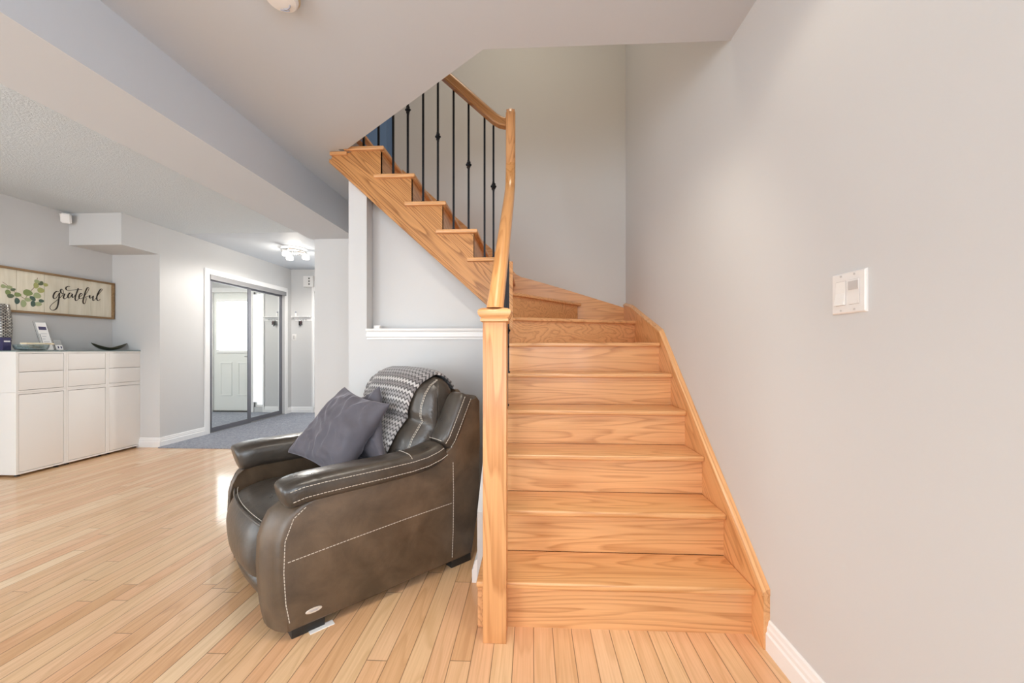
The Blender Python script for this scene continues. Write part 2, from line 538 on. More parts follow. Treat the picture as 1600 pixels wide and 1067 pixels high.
def thing(name, label, cat, loc, group=None, rotz=0.0):
    o = bpy.data.objects.new(name, None)
    o.empty_display_size = 0.1
    o.location = loc
    o.rotation_euler = (0, 0, rotz)
    COL.objects.link(o)
    return tag(o, label, cat, group)

def tag(o, label, cat, group=None):
    o['label'] = label
    o['category'] = cat
    if group:
        o['group'] = group
    return o

def struct(name, bm, mat, **kw):
    o = build(name, bm, mat, **kw)
    o['kind'] = 'structure'
    return o

def box_struct(name, mat, *b, bev=0.0):
    bm = bmesh.new()
    add_box(bm, *b, bev=bev)
    return struct(name, bm, mat)

def box_part(name, mat, parent, *b, bev=0.003, seg=2):
    bm = bmesh.new()
    add_box(bm, *b, bev=bev, seg=seg)
    return build(name, bm, mat, parent, smooth=True)

# ------------------------------------------------------------------ the setting
R_, G_ = 0.195, 0.2169           # rise and run of the stairs
D1 = 1.501                       # first nosing
XR = 0.89                        # right wall
ZC, ZL = 2.507, 2.555            # ceilings
YB = 3.625                       # stairwell back wall
YF = 6.56                        # far wall of the foyer
XF = -4.285                      # closet wall
XL = -4.86                       # left wall
YR = -3.0                        # wall behind the camera

bm = bmesh.new()
add_box(bm, XL - 0.1, XR + 0.1, YR - 0.1, YF + 0.1, -0.12, 0.0)
struct('floor', bm, 'floor')
bm = bmesh.new()
add_prism(bm, [(XF + 0.002, 4.18), (XF + 0.02, 4.135), (-2.15, 4.135), (-2.15, YF - 0.001), (XF + 0.002, YF - 0.001)], 2, 0.0, 0.010)
struct('floor_foyer', bm, 'carpet')

bm = bmesh.new()
for y0, y1, z0, z1 in ((YR - 0.1, -2.55, 0, 2.75), (-0.65, YB + 0.1, 0, 2.75), (-2.55, -0.65, 0, 0.55), (-2.55, -0.65, 2.15, 2.75), (YR - 0.1, YB + 0.1, 2.75, 5.1)):
    add_box(bm, XR, XR + 0.12, y0, y1, z0, z1)
bmesh.ops.remove_doubles(bm, verts=bm.verts, dist=1e-5)
struct('wall_right', bm, 'wall')
bm = bmesh.new()
for q in ((-2.55, -0.65, 0.55, 0.62), (-2.55, -0.65, 2.08, 2.15), (-2.55, -2.48, 0.62, 2.08), (-1.64, -1.56, 0.62, 2.08), (-0.72, -0.65, 0.62, 2.08)):
    add_box(bm, XR - 0.01, XR + 0.09, *q)
w5 = struct('added_window_5', bm, 'trim')  # unseen window added to light the beam from the right
bm = bmesh.new()
add_box(bm, XR + 0.05, XR + 0.06, -2.55, -0.65, 0.57, 2.13)
build('window_pane', bm, 'window_sky', w5)
bm = bmesh.new()
add_box(bm, -2.13, XR, YB, YB + 0.1, 0.0, 2.70)
add_box(bm, -1.335, XR, YB, YB + 0.1, 2.70, 5.1)
struct('wall_back', bm, 'wall')
bm = bmesh.new()
for y0, y1, z0, z1 in ((YR - 0.1, -0.85, 0, 2.75), (1.55, 4.175, 0, 2.75), (-0.85, 1.55, 2.18, 2.75)):
    add_box(bm, XL - 0.1, XL, y0, y1, z0, z1)
struct('wall_left', bm, 'wall')
bm = bmesh.new()
for q in ((-0.85, 1.55, 0.0, 0.07), (-0.85, 1.55, 2.11, 2.18), (-0.85, -0.78, 0.07, 2.11), (0.31, 0.39, 0.07, 2.11), (1.48, 1.55, 0.07, 2.11)):
    add_box(bm, XL - 0.08, XL + 0.01, *q)
w4 = struct('added_window_4', bm, 'trim')  # unseen window added to light the left ceiling
bm = bmesh.new()
add_box(bm, XL - 0.06, XL - 0.05, -0.85, 1.55, 0.03, 2.15)
build('window_pane', bm, 'window_sky', w4)
box_struct('wall_alcove', 'wall', XL - 0.1, XF - 0.1, 4.175, 4.28, 0.0, 2.75)
# closet wall with the opening of the sliding doors
bm = bmesh.new()
add_box(bm, XF - 0.1, XF, 4.175, 4.84, 0.0, 2.75)
add_box(bm, XF - 0.1, XF, 4.84, 6.38, 2.115, 2.75)
add_box(bm, XF - 0.1, XF, 6.38, YF + 0.1, 0.0, 2.75)
add_box(bm, XF - 0.22, XF - 0.12, 4.7, YF, 0.0, 2.3)
struct('wall_closet', bm, 'wall')
box_struct('wall_foyer', 'wall', -2.15, -2.03, YB + 0.1, YF + 0.1, 0.0, 2.75)
# far wall of the foyer with openings for the front door and the sidelight
bm = bmesh.new()
for x0, x1, z0, z1 in ((XF, -3.885, 0, 2.75), (-3.705, -3.645, 0, 2.75), (-2.84, -2.15, 0, 2.75), (-3.885, -3.705, 2.17, 2.75), (-3.645, -2.84, 2.17, 2.75), (-3.885, -3.705, 0, 0.1)):
    add_box(bm, x0, x1, YF, YF + 0.1, z0, z1)
struct('wall_far', bm, 'wall')
# wall behind the camera with a patio window and a wide window
bm = bmesh.new()
for x0, x1, z0, z1 in ((XL, -4.35, 0, 2.75), (-2.25, -1.7, 0, 2.75), (0.6, XR, 0, 2.75), (-4.35, -2.25, 2.2, 2.75), (-1.7, 0.6, 2.15, 2.75), (-1.7, 0.6, 0, 0.75)):
    add_box(bm, x0, x1, YR - 0.1, YR, z0, z1)
struct('wall_rear', bm, 'wall')
for nm, x0, x1, z0, z1, k in (('window_1', -4.35, -2.25, 0.02, 2.2, 2), ('window_2', -1.7, 0.6, 0.75, 2.15, 3)):
    bm = bmesh.new()
    for zz in (z0, z1 - 0.06):
        add_box(bm, x0, x1, YR - 0.08, YR + 0.01, zz, zz + 0.06)
    for i in range(k + 1):
        xx = x0 + (x1 - x0 - 0.06) * i / k
        add_box(bm, xx, xx + 0.06, YR - 0.08, YR + 0.01, z0 + 0.06, z1 - 0.06)
    w = struct(nm, bm, 'trim')
    bm = bmesh.new()
    add_box(bm, x0, x1, YR - 0.06, YR - 0.05, z0, z1)
    build('window_pane', bm, 'window_sky', w)

# ceilings: the flat ceiling of the room is cut away over the stairwell
bm = bmesh.new()
add_prism(bm, [(-1.71, YR), (XR, YR), (XR, 1.735), (-0.223, 1.735), (-1.269, 2.553), (-1.335, 2.553), (-1.335, YB), (-1.71, YB)], 2, ZC, ZC + 0.195)
struct('ceiling', bm, 'ceil')
box_struct('ceiling_left', 'popcorn', XL, -2.17, YR, 4.485, ZL, ZL + 0.15)
box_struct('ceiling_foyer', 'ceil', XL, -2.03, 4.485, YF + 0.1, ZL, ZL + 0.15)
box_struct('ceiling_passage', 'popcorn', -2.17, -2.03, YB + 0.1, 4.485, ZL, ZL + 0.15)
box_struct('beam', 'ceil', -2.17, -1.71, YR, YB, 2.21, 2.70)
box_struct('bulkhead', 'wall', XL, XF, 3.765, 4.1745, 2.223, ZL)
# storey above, seen through the stairwell
bm = bmesh.new()
add_box(bm, -3.6, -1.29, 1.9, 4.6, ZC + 0.196, 2.704)
struct('floor_upstairs', bm, 'oak_x')
box_struct('ceiling_upstairs', 'ceil', -3.7, XR + 0.12, 1.6, 4.7, 5.0, 5.1)
bm = bmesh.new()
add_box(bm, -0.4, XR, 1.60, 1.70, ZC + 0.2, 5.0)
add_box(bm, -3.6, -0.4, 1.60, 1.70, ZC + 0.2, 5.0)
struct('wall_upstairs', bm, 'wall')
box_struct('wall_upstairs_left', 'wall', -3.7, -3.6, 1.6, 4.7, ZC + 0.2, 5.0)
box_struct('wall_hall', 'wall', -3.6, -1.335, YB + 0.12, YB + 0.22, 2.705, 5.0)
bm = bmesh.new()
add_box(bm, -2.14, -1.36, YB + 0.082, YB + 0.118, 2.71, 4.75)
for x0, x1 in ((-2.06, -1.79), (-1.71, -1.44)):
    for z0, z1 in ((2.85, 3.4), (3.55, 4.6)):
        add_box(bm, x0, x1, YB + 0.076, YB + 0.084, z0, z1, bev=0.003)
struct('door_2', bm, 'blue')

# walls under the stairs: post, half wall, niche
bm = bmesh.new()
pl = [(-1.295, 0), (-0.235, 0), (-0.235, 1.25), (-1.165, 1.25), (-1.165, 2.235), (-1.295, 2.355)]
add_prism(bm, pl, 1, 2.622, 2.715)
struct('wall_under_stairs', bm, 'wall')
bm = bmesh.new()
add_prism(bm, [(-1.295, 0), (-0.24, 0), (-0.24, 1.43), (-1.295, 2.385)], 1, 2.735, 2.76)
struct('wall_niche', bm, 'wall')
box_struct('wall_niche_side', 'wall', -1.295, -1.27, 2.77, YB, 0.0, 2.2)
# side wall below the lower flight
bm = bmesh.new()
add_prism(bm, [(1.81, 0), (2.62, 0), (2.62, 1.05), (1.81, 0.34)], 0, -0.262, -0.226)
struct('wall_stair_side', bm, 'wall')

# mouldings
PROF = [(0, 0), (0.017, 0), (0.017, 0.062), (0.0125, 0.070), (0.0125, 0.084), (0.009, 0.092), (0.007, 0.106), (0.003, 0.112), (0, 0.112)]
def moulding(name, p0, p1, out, prof=PROF, mat='trim'):
    p0, p1, out = Vector(p0), Vector(p1), Vector(out)
    bm = bmesh.new()
    add_loft(bm, [[p + out * a + Vector((0, 0, h)) for a, h in prof] for p in (p0, p1)])
    return struct(name, bm, mat)
moulding('baseboard_right', (XR, YR, 0), (XR, 1.452, 0), (-1, 0, 0))
moulding('baseboard_alcove', (XL, 4.175, 0), (XF + 0.017, 4.175, 0), (0, -1, 0))
moulding('baseboard_closet', (XF, 4.17, 0.0), (XF, 4.775, 0.0), (1, 0, 0))
moulding('baseboard_closet_end', (XF, 6.45, 0.0), (XF, YF, 0.0), (1, 0, 0))
moulding('baseboard_far', (XF, YF, 0.0), (-3.903, YF, 0.0), (0, -1, 0))
moulding('baseboard_left', (XL, 1.56, 0), (XL, 4.175, 0), (1, 0, 0))
moulding('baseboard_back', (-2.13, YB, 0), (-1.3, YB, 0), (0, -1, 0))
moulding('baseboard_under_stairs', (-1.295, 2.622, 0), (-0.29, 2.622, 0), (0, -1, 0))
RAILP = [(0, 0), (0.010, 0), (0.012, 0.012), (0.020, 0.018), (0.020, 0.036), (0.014, 0.042), (0.016, 0.052), (0.027, 0.058), (0.030, 0.068), (0.027, 0.074), (-0.093, 0.074), (-0.093, 0.056), (0, 0.056)]
moulding('baseboard_stair_side', (-0.2622, 1.81, 0), (-0.2622, 2.60, 0), (-1, 0, 0), [(a * 1.5, h) for a, h in PROF])
moulding('trim_chair_rail', (-1.160, 2.6215, 1.196), (-0.20, 2.6215, 1.196), (0, -1, 0), RAILP)
# casing of the closet opening
bm = bmesh.new()
add_box(bm, XF - 0.09, XF + 0.018, 4.765, 4.838, 0.0, 2.20, bev=0.004)
add_box(bm, XF - 0.09, XF + 0.014, 6.382, 6.45, 0.0, 2.17, bev=0.004)
add_box(bm, XF - 0.002, XF + 0.016, 4.838, 6.44, 2.128, 2.20, bev=0.004)
struct('trim_closet', bm, 'trim')

# ------------------------------------------------------------------ staircase
XS0, XS1 = -0.222, 0.866         # left end of the treads, face of the wall skirt
YU = 2.568                       # near edge of the upper flight's treads
X9 = -0.155                      # nosing of the first tread of the upper flight
T, OV = 0.026, 0.029
stair = thing('staircase', 'oak staircase with a winding turn climbing along the right wall and away to the left', 'staircase', (0.3, D1, 0))
def tread_box(x0, x1, y0, y1, z1, mat):
    bm = bmesh.new()
    add_box(bm, x0, x1, y0, y1, z1 - T, z1, bev=0.008, seg=3)
    return build('tread', bm, mat, stair, smooth=True)
def tread_poly(pts, z1, mat):
    bm = bmesh.new()
    add_prism(bm, pts, 2, z1 - T, z1, bev=0.008, seg=3)
    return build('tread', bm, mat, stair, smooth=True)
def riser_seg(p, q, z0, z1, mat):
    p, q = Vector(p), Vector(q)
    d = (q - p).normalized()
    nrm = Vector((-d.y, d.x)) * 0.018
    bm = bmesh.new()
    add_prism(bm, [tuple(p), tuple(q), tuple(q + nrm), tuple(p + nrm)], 2, z0, z1)
    return build('riser', bm, mat, stair)

for i in range(1, 6):
    y = D1 + (i - 1) * G_
    tread_box(XS0, XS1, y, y + G_ + OV, i * R_, 'oak_x')
for i in range(1, 7):
    y = D1 + (i - 1) * G_ + OV
    x0 = XS0 + 0.02
    riser_seg((x0, y), (XS1, y), (i - 1) * R_, i * R_ - T, 'oak_x')
y6 = D1 + 5 * G_
def n7(x): return 2.781 + (x + 0.159) * 0.3988
def n8(x): return 2.822 + (x + 0.157) * 1.1917
tread_poly([(XS0, y6), (XS1, y6), (XS1, n7(XS1) + 0.06), (XS0, n7(XS0) + 0.06)], 6 * R_, 'oak_x')
tread_poly([(XS0 + 0.03, n7(XS0 + 0.03)), (XS1, n7(XS1)), (XS1, 3.60), (0.44, 3.60), (-0.19, 2.87)], 7 * R_, 'oak_x')
tread_poly([(-0.19, n8(-0.19)), (0.465, n8(0.465)), (0.44, 3.60), (X9 - 0.06, 3.60), (X9 - 0.06, 2.80)], 8 * R_, 'oak_y')
riser_seg((-0.19, n7(-0.19) + OV * 1.08), (XS1, n7(XS1) + OV * 1.08), 6 * R_, 7 * R_ - T, 'oak_x')
riser_seg((-0.19, n8(-0.19) + 0.045), (0.430, n8(0.430) + 0.045), 7 * R_, 8 * R_ - T, 'oak_x')
for k in range(5):
    x = X9 - k * G_
    n = 9 + k
    riser_seg((x - OV, YU + 0.026), (x - OV, 3.602), (n - 1) * R_, n * R_ - T, 'oak_y')
    bm = bmesh.new()
    x1 = x - G_ - (0.072 if n < 13 else 0.068)
    if k < 4:
        add_box(bm, x - G_ - OV, x, YU + 0.03, 3.602, n * R_ - T, n * R_, bev=0.008, seg=3)
    else:
        add_box(bm, x - G_ - 0.005, x, YU + 0.03, 3.602, n * R_ - T, n * R_, bev=0.008, seg=3)
    tr = build('tread', bm, 'oak_y', stair, smooth=True)
    bm = bmesh.new()
    add_box(bm, x1, x, YU, YU + 0.0305, n * R_ - T, n * R_, bev=0.008, seg=3)
    build('return_nosing', bm, 'oak_x', tr, smooth=True)
# closed stringer under the left ends of the lower treads
sp_ = [(D1 + OV, 0.0)]
for i in range(1, 6):
    yr = D1 + (i - 1) * G_ + OV
    sp_ += [(yr, (i - 1) * R_ + (0.0 if i == 1 else -T)), (yr, i * R_ - T)]
sp_ += [(2.585, 5 * R_ - T), (2.585, 0.0)]
sp_ = [p for k, p in enumerate(sp_) if k == 0 or p != sp_[k - 1]]
bm = bmesh.new()
add_prism(bm, sp_, 0, -0.2195, -0.2025)
build('side_stringer', bm, 'oak_skirt', stair)
# nosing of the upstairs landing
x14 = X9 - 5 * G_
bm = bmesh.new()
add_box(bm, x14 - 0.045, x14, YU, 3.602, 14 * R_ - T, 14 * R_, bev=0.008, seg=3)
build('landing_nosing', bm, 'oak_y', stair, smooth=True)
# open stringer of the upper flight
pts = [(-0.13, 1.264), (-0.13, 9 * R_ - T)]
for k in range(1, 5):
    x = X9 - k * G_ - OV
    pts += [(x, (8 + k) * R_ - T), (x, (9 + k) * R_ - T - (0.0 if k < 4 else 0.0))]
pts += [(-1.255, 13 * R_ - T), (-1.285, 2.500), (-1.392, 2.500), (-1.400, 2.470), (-1.420, 2.436)]
bm = bmesh.new()
add_prism(bm, pts, 1, YU + 0.024, YU + 0.052)
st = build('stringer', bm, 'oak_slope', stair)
bm = bmesh.new()
add_box(bm, -1.408, -1.288, YU + 0.008, YU + 0.052, 2.482, 2.505, bev=0.003)
build('top_trim', bm, 'oak_x', stair, smooth=True)
# bead along the lower edge of the stringer
bm = bmesh.new()
bl = lambda x, o: (x, YU + o, 2.436 - (x + 1.420) * 0.9085)
add_loft(bm, [[(x, YU + 0.016, bl(x, 0)[2] + 0.004), (x, YU + 0.026, bl(x, 0)[2] + 0.0), (x, YU + 0.026, bl(x, 0)[2] + 0.03), (x, YU + 0.018, bl(x, 0)[2] + 0.026)] for x in (-1.415, -0.13)])
build('stringer_bead', bm, 'oak_slope', st)
# soffit under the upper flight
bm = bmesh.new()
add_prism(bm, [(-1.255, 2.33), (-0.24, 1.405), (-0.24, 1.43), (-1.255, 2.355)], 1, 2.765, 3.60)
build('soffit', bm, 'trim', stair)
# wall skirt along the lower flight: board and cap moulding
def skirt_top(y):
    return 0.211 + (y - 1.453) * 0.900
YS0 = 1.453
yk = 2.600
sk = [(YS0, 0.0), (YS0 + 0.02, 0.0), (D1 + OV + 0.02, 0.0), (3.60, 1.2), (3.60, 1.545), (3.362, 1.500), (yk, skirt_top(yk)), (YS0, 0.211)]
bm = bmesh.new()
add_prism(bm, sk, 0, XS1, XR - 0.0005)
skb = build('wall_skirt', bm, 'oak_skirt', stair)
bm = bmesh.new()
cap = [(YS0 - 0.002, 0.205), (yk, skirt_top(yk) - 0.004), (3.362, 1.494), (3.61, 1.541)]
rings = []
for j, (y, z) in enumerate(cap):
    prof = [(XR - 0.0006, z + 0.022), (XR - 0.012, z + 0.020), (XR - 0.020, z + 0.012), (XS1 - 0.004, z + 0.008), (XS1 - 0.006, z - 0.002), (XR - 0.0006, z - 0.002)]
    rings.append([(x, y, zz) for x, zz in prof])
add_loft(bm, rings)
build('skirt_cap', bm, 'oak_skirt', skb)
# wall skirt across the back wall of the winders and up the upper flight
bk = [(XS1 + 0.001, 1.20), (XS1 + 0.001, 1.520)]
top = [(0.30, 1.700), (-0.02, 1.795), (-0.10, 1.815), (-0.150, 1.843), (-0.190, 1.890), (-0.225, 1.945)]
sl = 0.899
bk += top + [(-1.25, 1.945 + (1.25 - 0.225) * sl), (-1.25, 2.40), (-0.3, 1.55), (0.3, 1.3)]
bm = bmesh.new()
add_prism(bm, bk, 1, 3.600, YB - 0.0005)
build('back_skirt', bm, 'oak_x', stair)

# ------------------------------------------------------------------ railing
railing = thing('stair_railing', 'oak newel post and handrail with black iron balusters on the staircase', 'railing', (-0.142, 1.482, 0))
bm = bmesh.new()
add_box(bm, -0.187, -0.097, 1.437, 1.527, 0.0, 1.236, bev=0.003)
newel = build('newel_post', bm, 'oak_z', railing, smooth=True)
bm = bmesh.new()
nx, ny = -0.142, 1.482
rings = []
for hw, z in ((0.046, 1.226), (0.053, 1.230), (0.054, 1.238), (0.050, 1.243), (0.055, 1.247), (0.061, 1.256), (0.063, 1.265), (0.060, 1.274), (0.050, 1.280), (0.035, 1.283)):
    rings.append([(nx + sx * hw, ny + sy * hw, z) for sx, sy in ((-1, -1), (1, -1), (1, 1), (-1, 1))])
add_loft(bm, rings)
build('newel_cap', bm, 'oak_x', newel, smooth=True, angle=50)

RAIL_PROF = [(-0.030, -0.022), (-0.024, -0.030), (0.024, -0.030), (0.030, -0.022), (0.027, -0.010), (0.032, 0.004), (0.031, 0.020), (0.022, 0.030), (0.0, 0.034), (-0.022, 0.030), (-0.031, 0.020), (-0.032, 0.004), (-0.027, -0.010)]
def rail_loft(bm, pts, up_hint=None, prof=RAIL_PROF, scale=1.0, foot=None):
    rings = []
    for i, p in enumerate(pts):
        t = (Vector(pts[min(i + 1, len(pts) - 1)]) - Vector(pts[max(i - 1, 0)])).normalized()
        s = Vector(up_hint)
        s = (s - t * s.dot(t)).normalized()
        u = s.cross(t).normalized()
        ring = [Vector(p) + s * a * scale + u * b * scale for a, b in prof]
        if foot is not None and i == 0:            # level cut where the rail lands on the newel cap
            ring = [q + t * ((foot - q.z) / t.z) for q in ring]
        rings.append(ring)
    add_loft(bm, rings)
RX = -0.142
YG = 2.545
def zr(y): return 1.335 + (y - 1.53) * 0.868
low = [(RX, y, zr(y)) for y in (1.49, 1.56, 1.7, 1.9, 2.1, 2.3, 2.40)]
e0 = zr(2.40)
low += [(RX, 2.47, e0 + 0.070), (RX, 2.515, e0 + 0.135), (RX, 2.540, e0 + 0.21), (RX, YG, e0 + 0.28)]
bm = bmesh.new()
rail_loft(bm, low, (1, 0, 0), foot=1.2825)
build('lower_handrail', bm, 'oak_rail', railing, smooth=True)
bm = bmesh.new()
rail_loft(bm, [(RX, YG, e0 + 0.28), (RX, YG, 2.45), (RX, YG, 2.690), (RX, YG + 0.003, 2.715), (RX, YG + 0.012, 2.732)], (1, 0, 0))
bmesh.ops.bevel(bm, geom=[e for e in bm.edges if e.verts[0].co.z > 2.72 and e.verts[1].co.z > 2.72], offset=0.012, segments=3, affect='EDGES')
build('rail_riser', bm, 'oak_z', railing, smooth=True)
YBAL = 2.605
URX = [(-0.150, 2.668), (-0.185, 2.668), (-0.215, 2.676), (-0.250, 2.697), (-0.285, 2.727)]
zu = lambda x: 2.727 + (-0.285 - x) * 0.899
up = [(x, YBAL - 0.03, z) for x, z in URX] + [(x, YBAL - 0.03, zu(x)) for x in (-0.45, -0.8, -1.15, -1.28)]
bm = bmesh.new()
rail_loft(bm, up, (0, 1, 0))
build('upper_handrail', bm, 'oak_rail_shaded', railing, smooth=True)
def baluster(x, y, z0, z1, knot=None):
    bm = bmesh.new()
    h = 0.0064
    add_box(bm, x - h, x + h, y - h, y + h, z0, z1)
    b = build('baluster', bm, 'iron', railing)
    bm = bmesh.new()
    add_box(bm, x - 0.012, x + 0.012, y - 0.012, y + 0.012, z0, z0 + 0.011, bev=0.002)
    build('shoe', bm, 'iron', b)
    if knot:
        bm = bmesh.new()
        for dz, rr, hh, tw in ((-0.026, 0.011, 0.006, 0), (-0.014, 0.016, 0.007, 0.4), (0.0, 0.020, 0.009, 0.9), (0.014, 0.016, 0.007, 0.4), (0.026, 0.011, 0.006, 0)):
            rings = []
            for q, s in ((-1, 0.75), (-0.5, 1), (0.5, 1), (1, 0.75)):
                rings.append([(x + rr * s * math.cos(a + tw), y + rr * s * math.sin(a + tw), knot + dz + q * hh) for a in (math.pi / 4 + k * HALF for k in range(4))])
            add_loft(bm, rings)
        build('knot', bm, 'iron', b)
for x, k in ((-0.264, 2.251), (-0.326, None), (-0.437, 2.405), (-0.542, None), (-0.652, 2.605), (-0.756, None), (-0.864, 2.798), (-0.968, None), (-1.072, 2.99), (-1.178, None)):
    n = 9 + int((X9 - x) / G_)
    top_z = (zu(x) if x < -0.28 else 2.705) - 0.034
    baluster(x, YBAL, n * R_, top_z, k)
for j, y in enumerate((1.76, 1.86, 1.98, 2.085, 2.195, 2.30, 2.41)):
    n = 1 + int((y - D1) / G_)
    zt = zr(y) if y < 2.40 else e0 + 0.012
    baluster(RX - 0.008, y, n * R_, zt - 0.042, n * R_ + 0.46 if j % 2 else n * R_ + 0.36)

# ------------------------------------------------------------------ sliding mirror doors of the closet
def sliding_door(y0, y1, x, label):
    z0, z1 = 0.016, 2.075
    d = thing('sliding_mirror_door', label, 'mirror door', (x, (y0 + y1) / 2, z0), 'mirrored closet doors')
    s, t = 0.052, 0.030
    bm = bmesh.new()
    add_box(bm, x - t, x, y0, y0 + s, z0, z1, bev=0.002)
    add_box(bm, x - t, x, y1 - s, y1, z0, z1, bev=0.002)
    add_box(bm, x - t, x, y0 + s, y1 - s, z0, z0 + 0.062, bev=0.002)
    add_box(bm, x - t, x, y0 + s, y1 - s, z1 - 0.035, z1, bev=0.002)
    build('frame', bm, 'steel', d)
    bm = bmesh.new()
    add_box(bm, x - t + 0.004, x - 0.010, y0 + s - 0.004, y1 - s + 0.004, z0 + 0.058, z1 - 0.031)
    build('mirror_panel', bm, 'mirror', d)
sliding_door(4.842, 5.600, XF - 0.006, 'left mirrored sliding closet door reflecting the front door')
sliding_door(5.570, 6.376, XF - 0.042, 'right mirrored sliding closet door reflecting the narrow sidelight')
bm = bmesh.new()
add_prism(bm, [(XF - 0.085, 2.082), (XF - 0.002, 2.082), (XF + 0.006, 2.060), (XF + 0.030, 2.060), (XF + 0.030, 2.127), (XF - 0.085, 2.127)], 1, 4.838, 6.384, bev=0.002)
tag(build('door_track', bm, 'steel_light'), 'grey metal track across the top of the mirrored closet doors', 'track')
bm = bmesh.new()
add_box(bm, XF - 0.085, XF + 0.006, 4.84, 6.38, 0.0102, 0.0158)
tag(build('floor_track', bm, 'steel_light'), 'thin metal floor track under the mirrored closet doors', 'track')

# ------------------------------------------------------------------ front door and sidelight (seen in the mirrors)
DX0, DX1 = -3.625, -2.860
bm = bmesh.new()
gx0, gx1, gz0, gz1 = -3.53, -2.955, 1.10, 2.005
add_box(bm, DX0, gx0, YF + 0.03, YF + 0.075, 0.03, 2.160)
add_box(bm, gx1, DX1, YF + 0.03, YF + 0.075, 0.03, 2.160)
add_box(bm, gx0, gx1, YF + 0.03, YF + 0.075, 0.03, gz0)
add_box(bm, gx0, gx1, YF + 0.03, YF + 0.075, gz1, 2.160)
for a, b in ((-3.53, -3.31), (-3.20, -2.98)):
    fr = 0.022
    z0, z1 = 0.30, 0.90
    for q in ((a, b, z0, z0 + fr), (a, b, z1 - fr, z1), (a, a + fr, z0 + fr, z1 - fr), (b - fr, b, z0 + fr, z1 - fr)):
        add_box(bm, q[0], q[1], YF + 0.022, YF + 0.032, q[2], q[3], bev=0.003)
dr = struct('door_1', bm, 'door')
bm = bmesh.new()
for q in ((gx0 - 0.03, gx1 + 0.03, gz0 - 0.03, gz0 + 0.01), (gx0 - 0.03, gx1 + 0.03, gz1 - 0.01, gz1 + 0.03), (gx0 - 0.03, gx0 + 0.01, gz0 + 0.01, gz1 - 0.01), (gx1 - 0.01, gx1 + 0.03, gz0 + 0.01, gz1 - 0.01)):
    add_box(bm, q[0], q[1], YF + 0.014, YF + 0.03, q[2], q[3], bev=0.004)
build('glass_frame', bm, 'trim', dr)
bm = bmesh.new()
add_box(bm, gx0, gx1, YF + 0.045, YF + 0.055, gz0, gz1)
build('glass_pane', bm, 'daylight', dr)
bm = bmesh.new()
add_tube(bm, [(-3.585, YF + 0.03, 1.0), (-3.585, YF - 0.02, 1.0), (-3.57, YF - 0.03, 1.0), (-3.48, YF - 0.03, 1.0)], 0.009)
build('door_handle', bm, 'chrome', dr)
bm = bmesh.new()
add_box(bm, -3.645, -2.84, YF + 0.0, YF + 0.1, 0.0, 0.028)
struct('trim_threshold', bm, 'gap')
bm = bmesh.new()
for q in ((-3.705, -3.640, 0.0, 2.24), (-2.865, -2.775, 0.0, 2.24), (-3.902, -3.872, 0.0, 2.24)):
    add_box(bm, q[0], q[1], YF - 0.016, YF + 0.02, q[2], q[3], bev=0.003)
add_box(bm, -3.872, -3.705, YF - 0.016, YF + 0.02, 2.155, 2.24, bev=0.003)
add_box(bm, -3.640, -2.865, YF - 0.016, YF + 0.02, 2.155, 2.24, bev=0.003)
struct('trim_front_door', bm, 'trim')
bm = bmesh.new()
for q in ((-3.882, -3.852, 0.102, 2.168), (-3.738, -3.708, 0.102, 2.168), (-3.852, -3.738, 0.102, 0.14), (-3.852, -3.738, 2.13, 2.168)):
    add_box(bm, q[0], q[1], YF + 0.03, YF + 0.06, q[2], q[3])
sw = struct('window_3', bm, 'trim')
bm = bmesh.new()
add_box(bm, -3.852, -3.738, YF + 0.04, YF + 0.05, 0.14, 2.13)
build('window_pane', bm, 'daylight', sw)

# ------------------------------------------------------------------ foyer fittings
kr = thing('key_rack', 'small white key rack shelf on the far foyer wall beside the closet', 'key rack', (-4.09, YF, 1.66))
bm = bmesh.new()
add_box(bm, -4.225, -3.905, YF - 0.014, YF - 0.001, 1.635, 1.715, bev=0.003)
build('back_plate', bm, 'trim', kr)
bm = bmesh.new()
add_box(bm, -4.235, -3.903, YF - 0.085, YF - 0.014, 1.702, 1.718, bev=0.003)
build('shelf', bm, 'trim', kr)
for i in range(5):
    x = -4.195 + i * 0.05
    bm = bmesh.new()
    add_tube(bm, [(x, YF - 0.014, 1.668), (x, YF - 0.03, 1.662), (x, YF - 0.038, 1.650), (x, YF - 0.044, 1.662)], 0.0035, 6)
    build('hook', bm, 'chrome', kr)
ks = thing('key_bunch', 'bunch of dark keys and fobs hanging from the white key rack', 'keys', (-4.095, YF - 0.035, 1.56))
bm = bmesh.new()
bmesh.ops.create_cone(bm, segments=12, radius1=0.012, radius2=0.012, depth=0.003, cap_ends=True, matrix=Matrix.Translation((-4.095, YF - 0.037, 1.645)) @ Matrix.Rotation(HALF, 4, 'X'))
build('ring', bm, 'chrome', ks)
for dx, w, z0, z1, m in ((-0.018, 0.018, 1.555, 1.635, 'black'), (0.012, 0.022, 1.575, 1.64, 'maroon'), (0.0, 0.012, 1.54, 1.63, 'black'), (0.026, 0.014, 1.565, 1.625, 'black')):
    bm = bmesh.new()
    add_box(bm, -4.095 + dx - w / 2, -4.095 + dx + w / 2, YF - 0.046, YF - 0.034, z0, z1, bev=0.004)
    build('key_fob', bm, m, ks, smooth=True)
jar = thing('ornament', 'tiny white ornament with dark top standing on the key rack shelf', 'ornament', (-4.17, YF - 0.05, 1.718))
bm = bmesh.new()
add_lathe(bm, (-4.17, YF - 0.05, 1.7183), [(0.018, 0), (0.020, 0.02), (0.014, 0.05), (0.010, 0.06)], 14)
build('body', bm, 'plastic', jar, smooth=True)
bm = bmesh.new()
add_lathe(bm, (-4.17, YF - 0.05, 1.7183), [(0.0105, 0.0605), (0.014, 0.068), (0.010, 0.082), (0.003, 0.086)], 14)
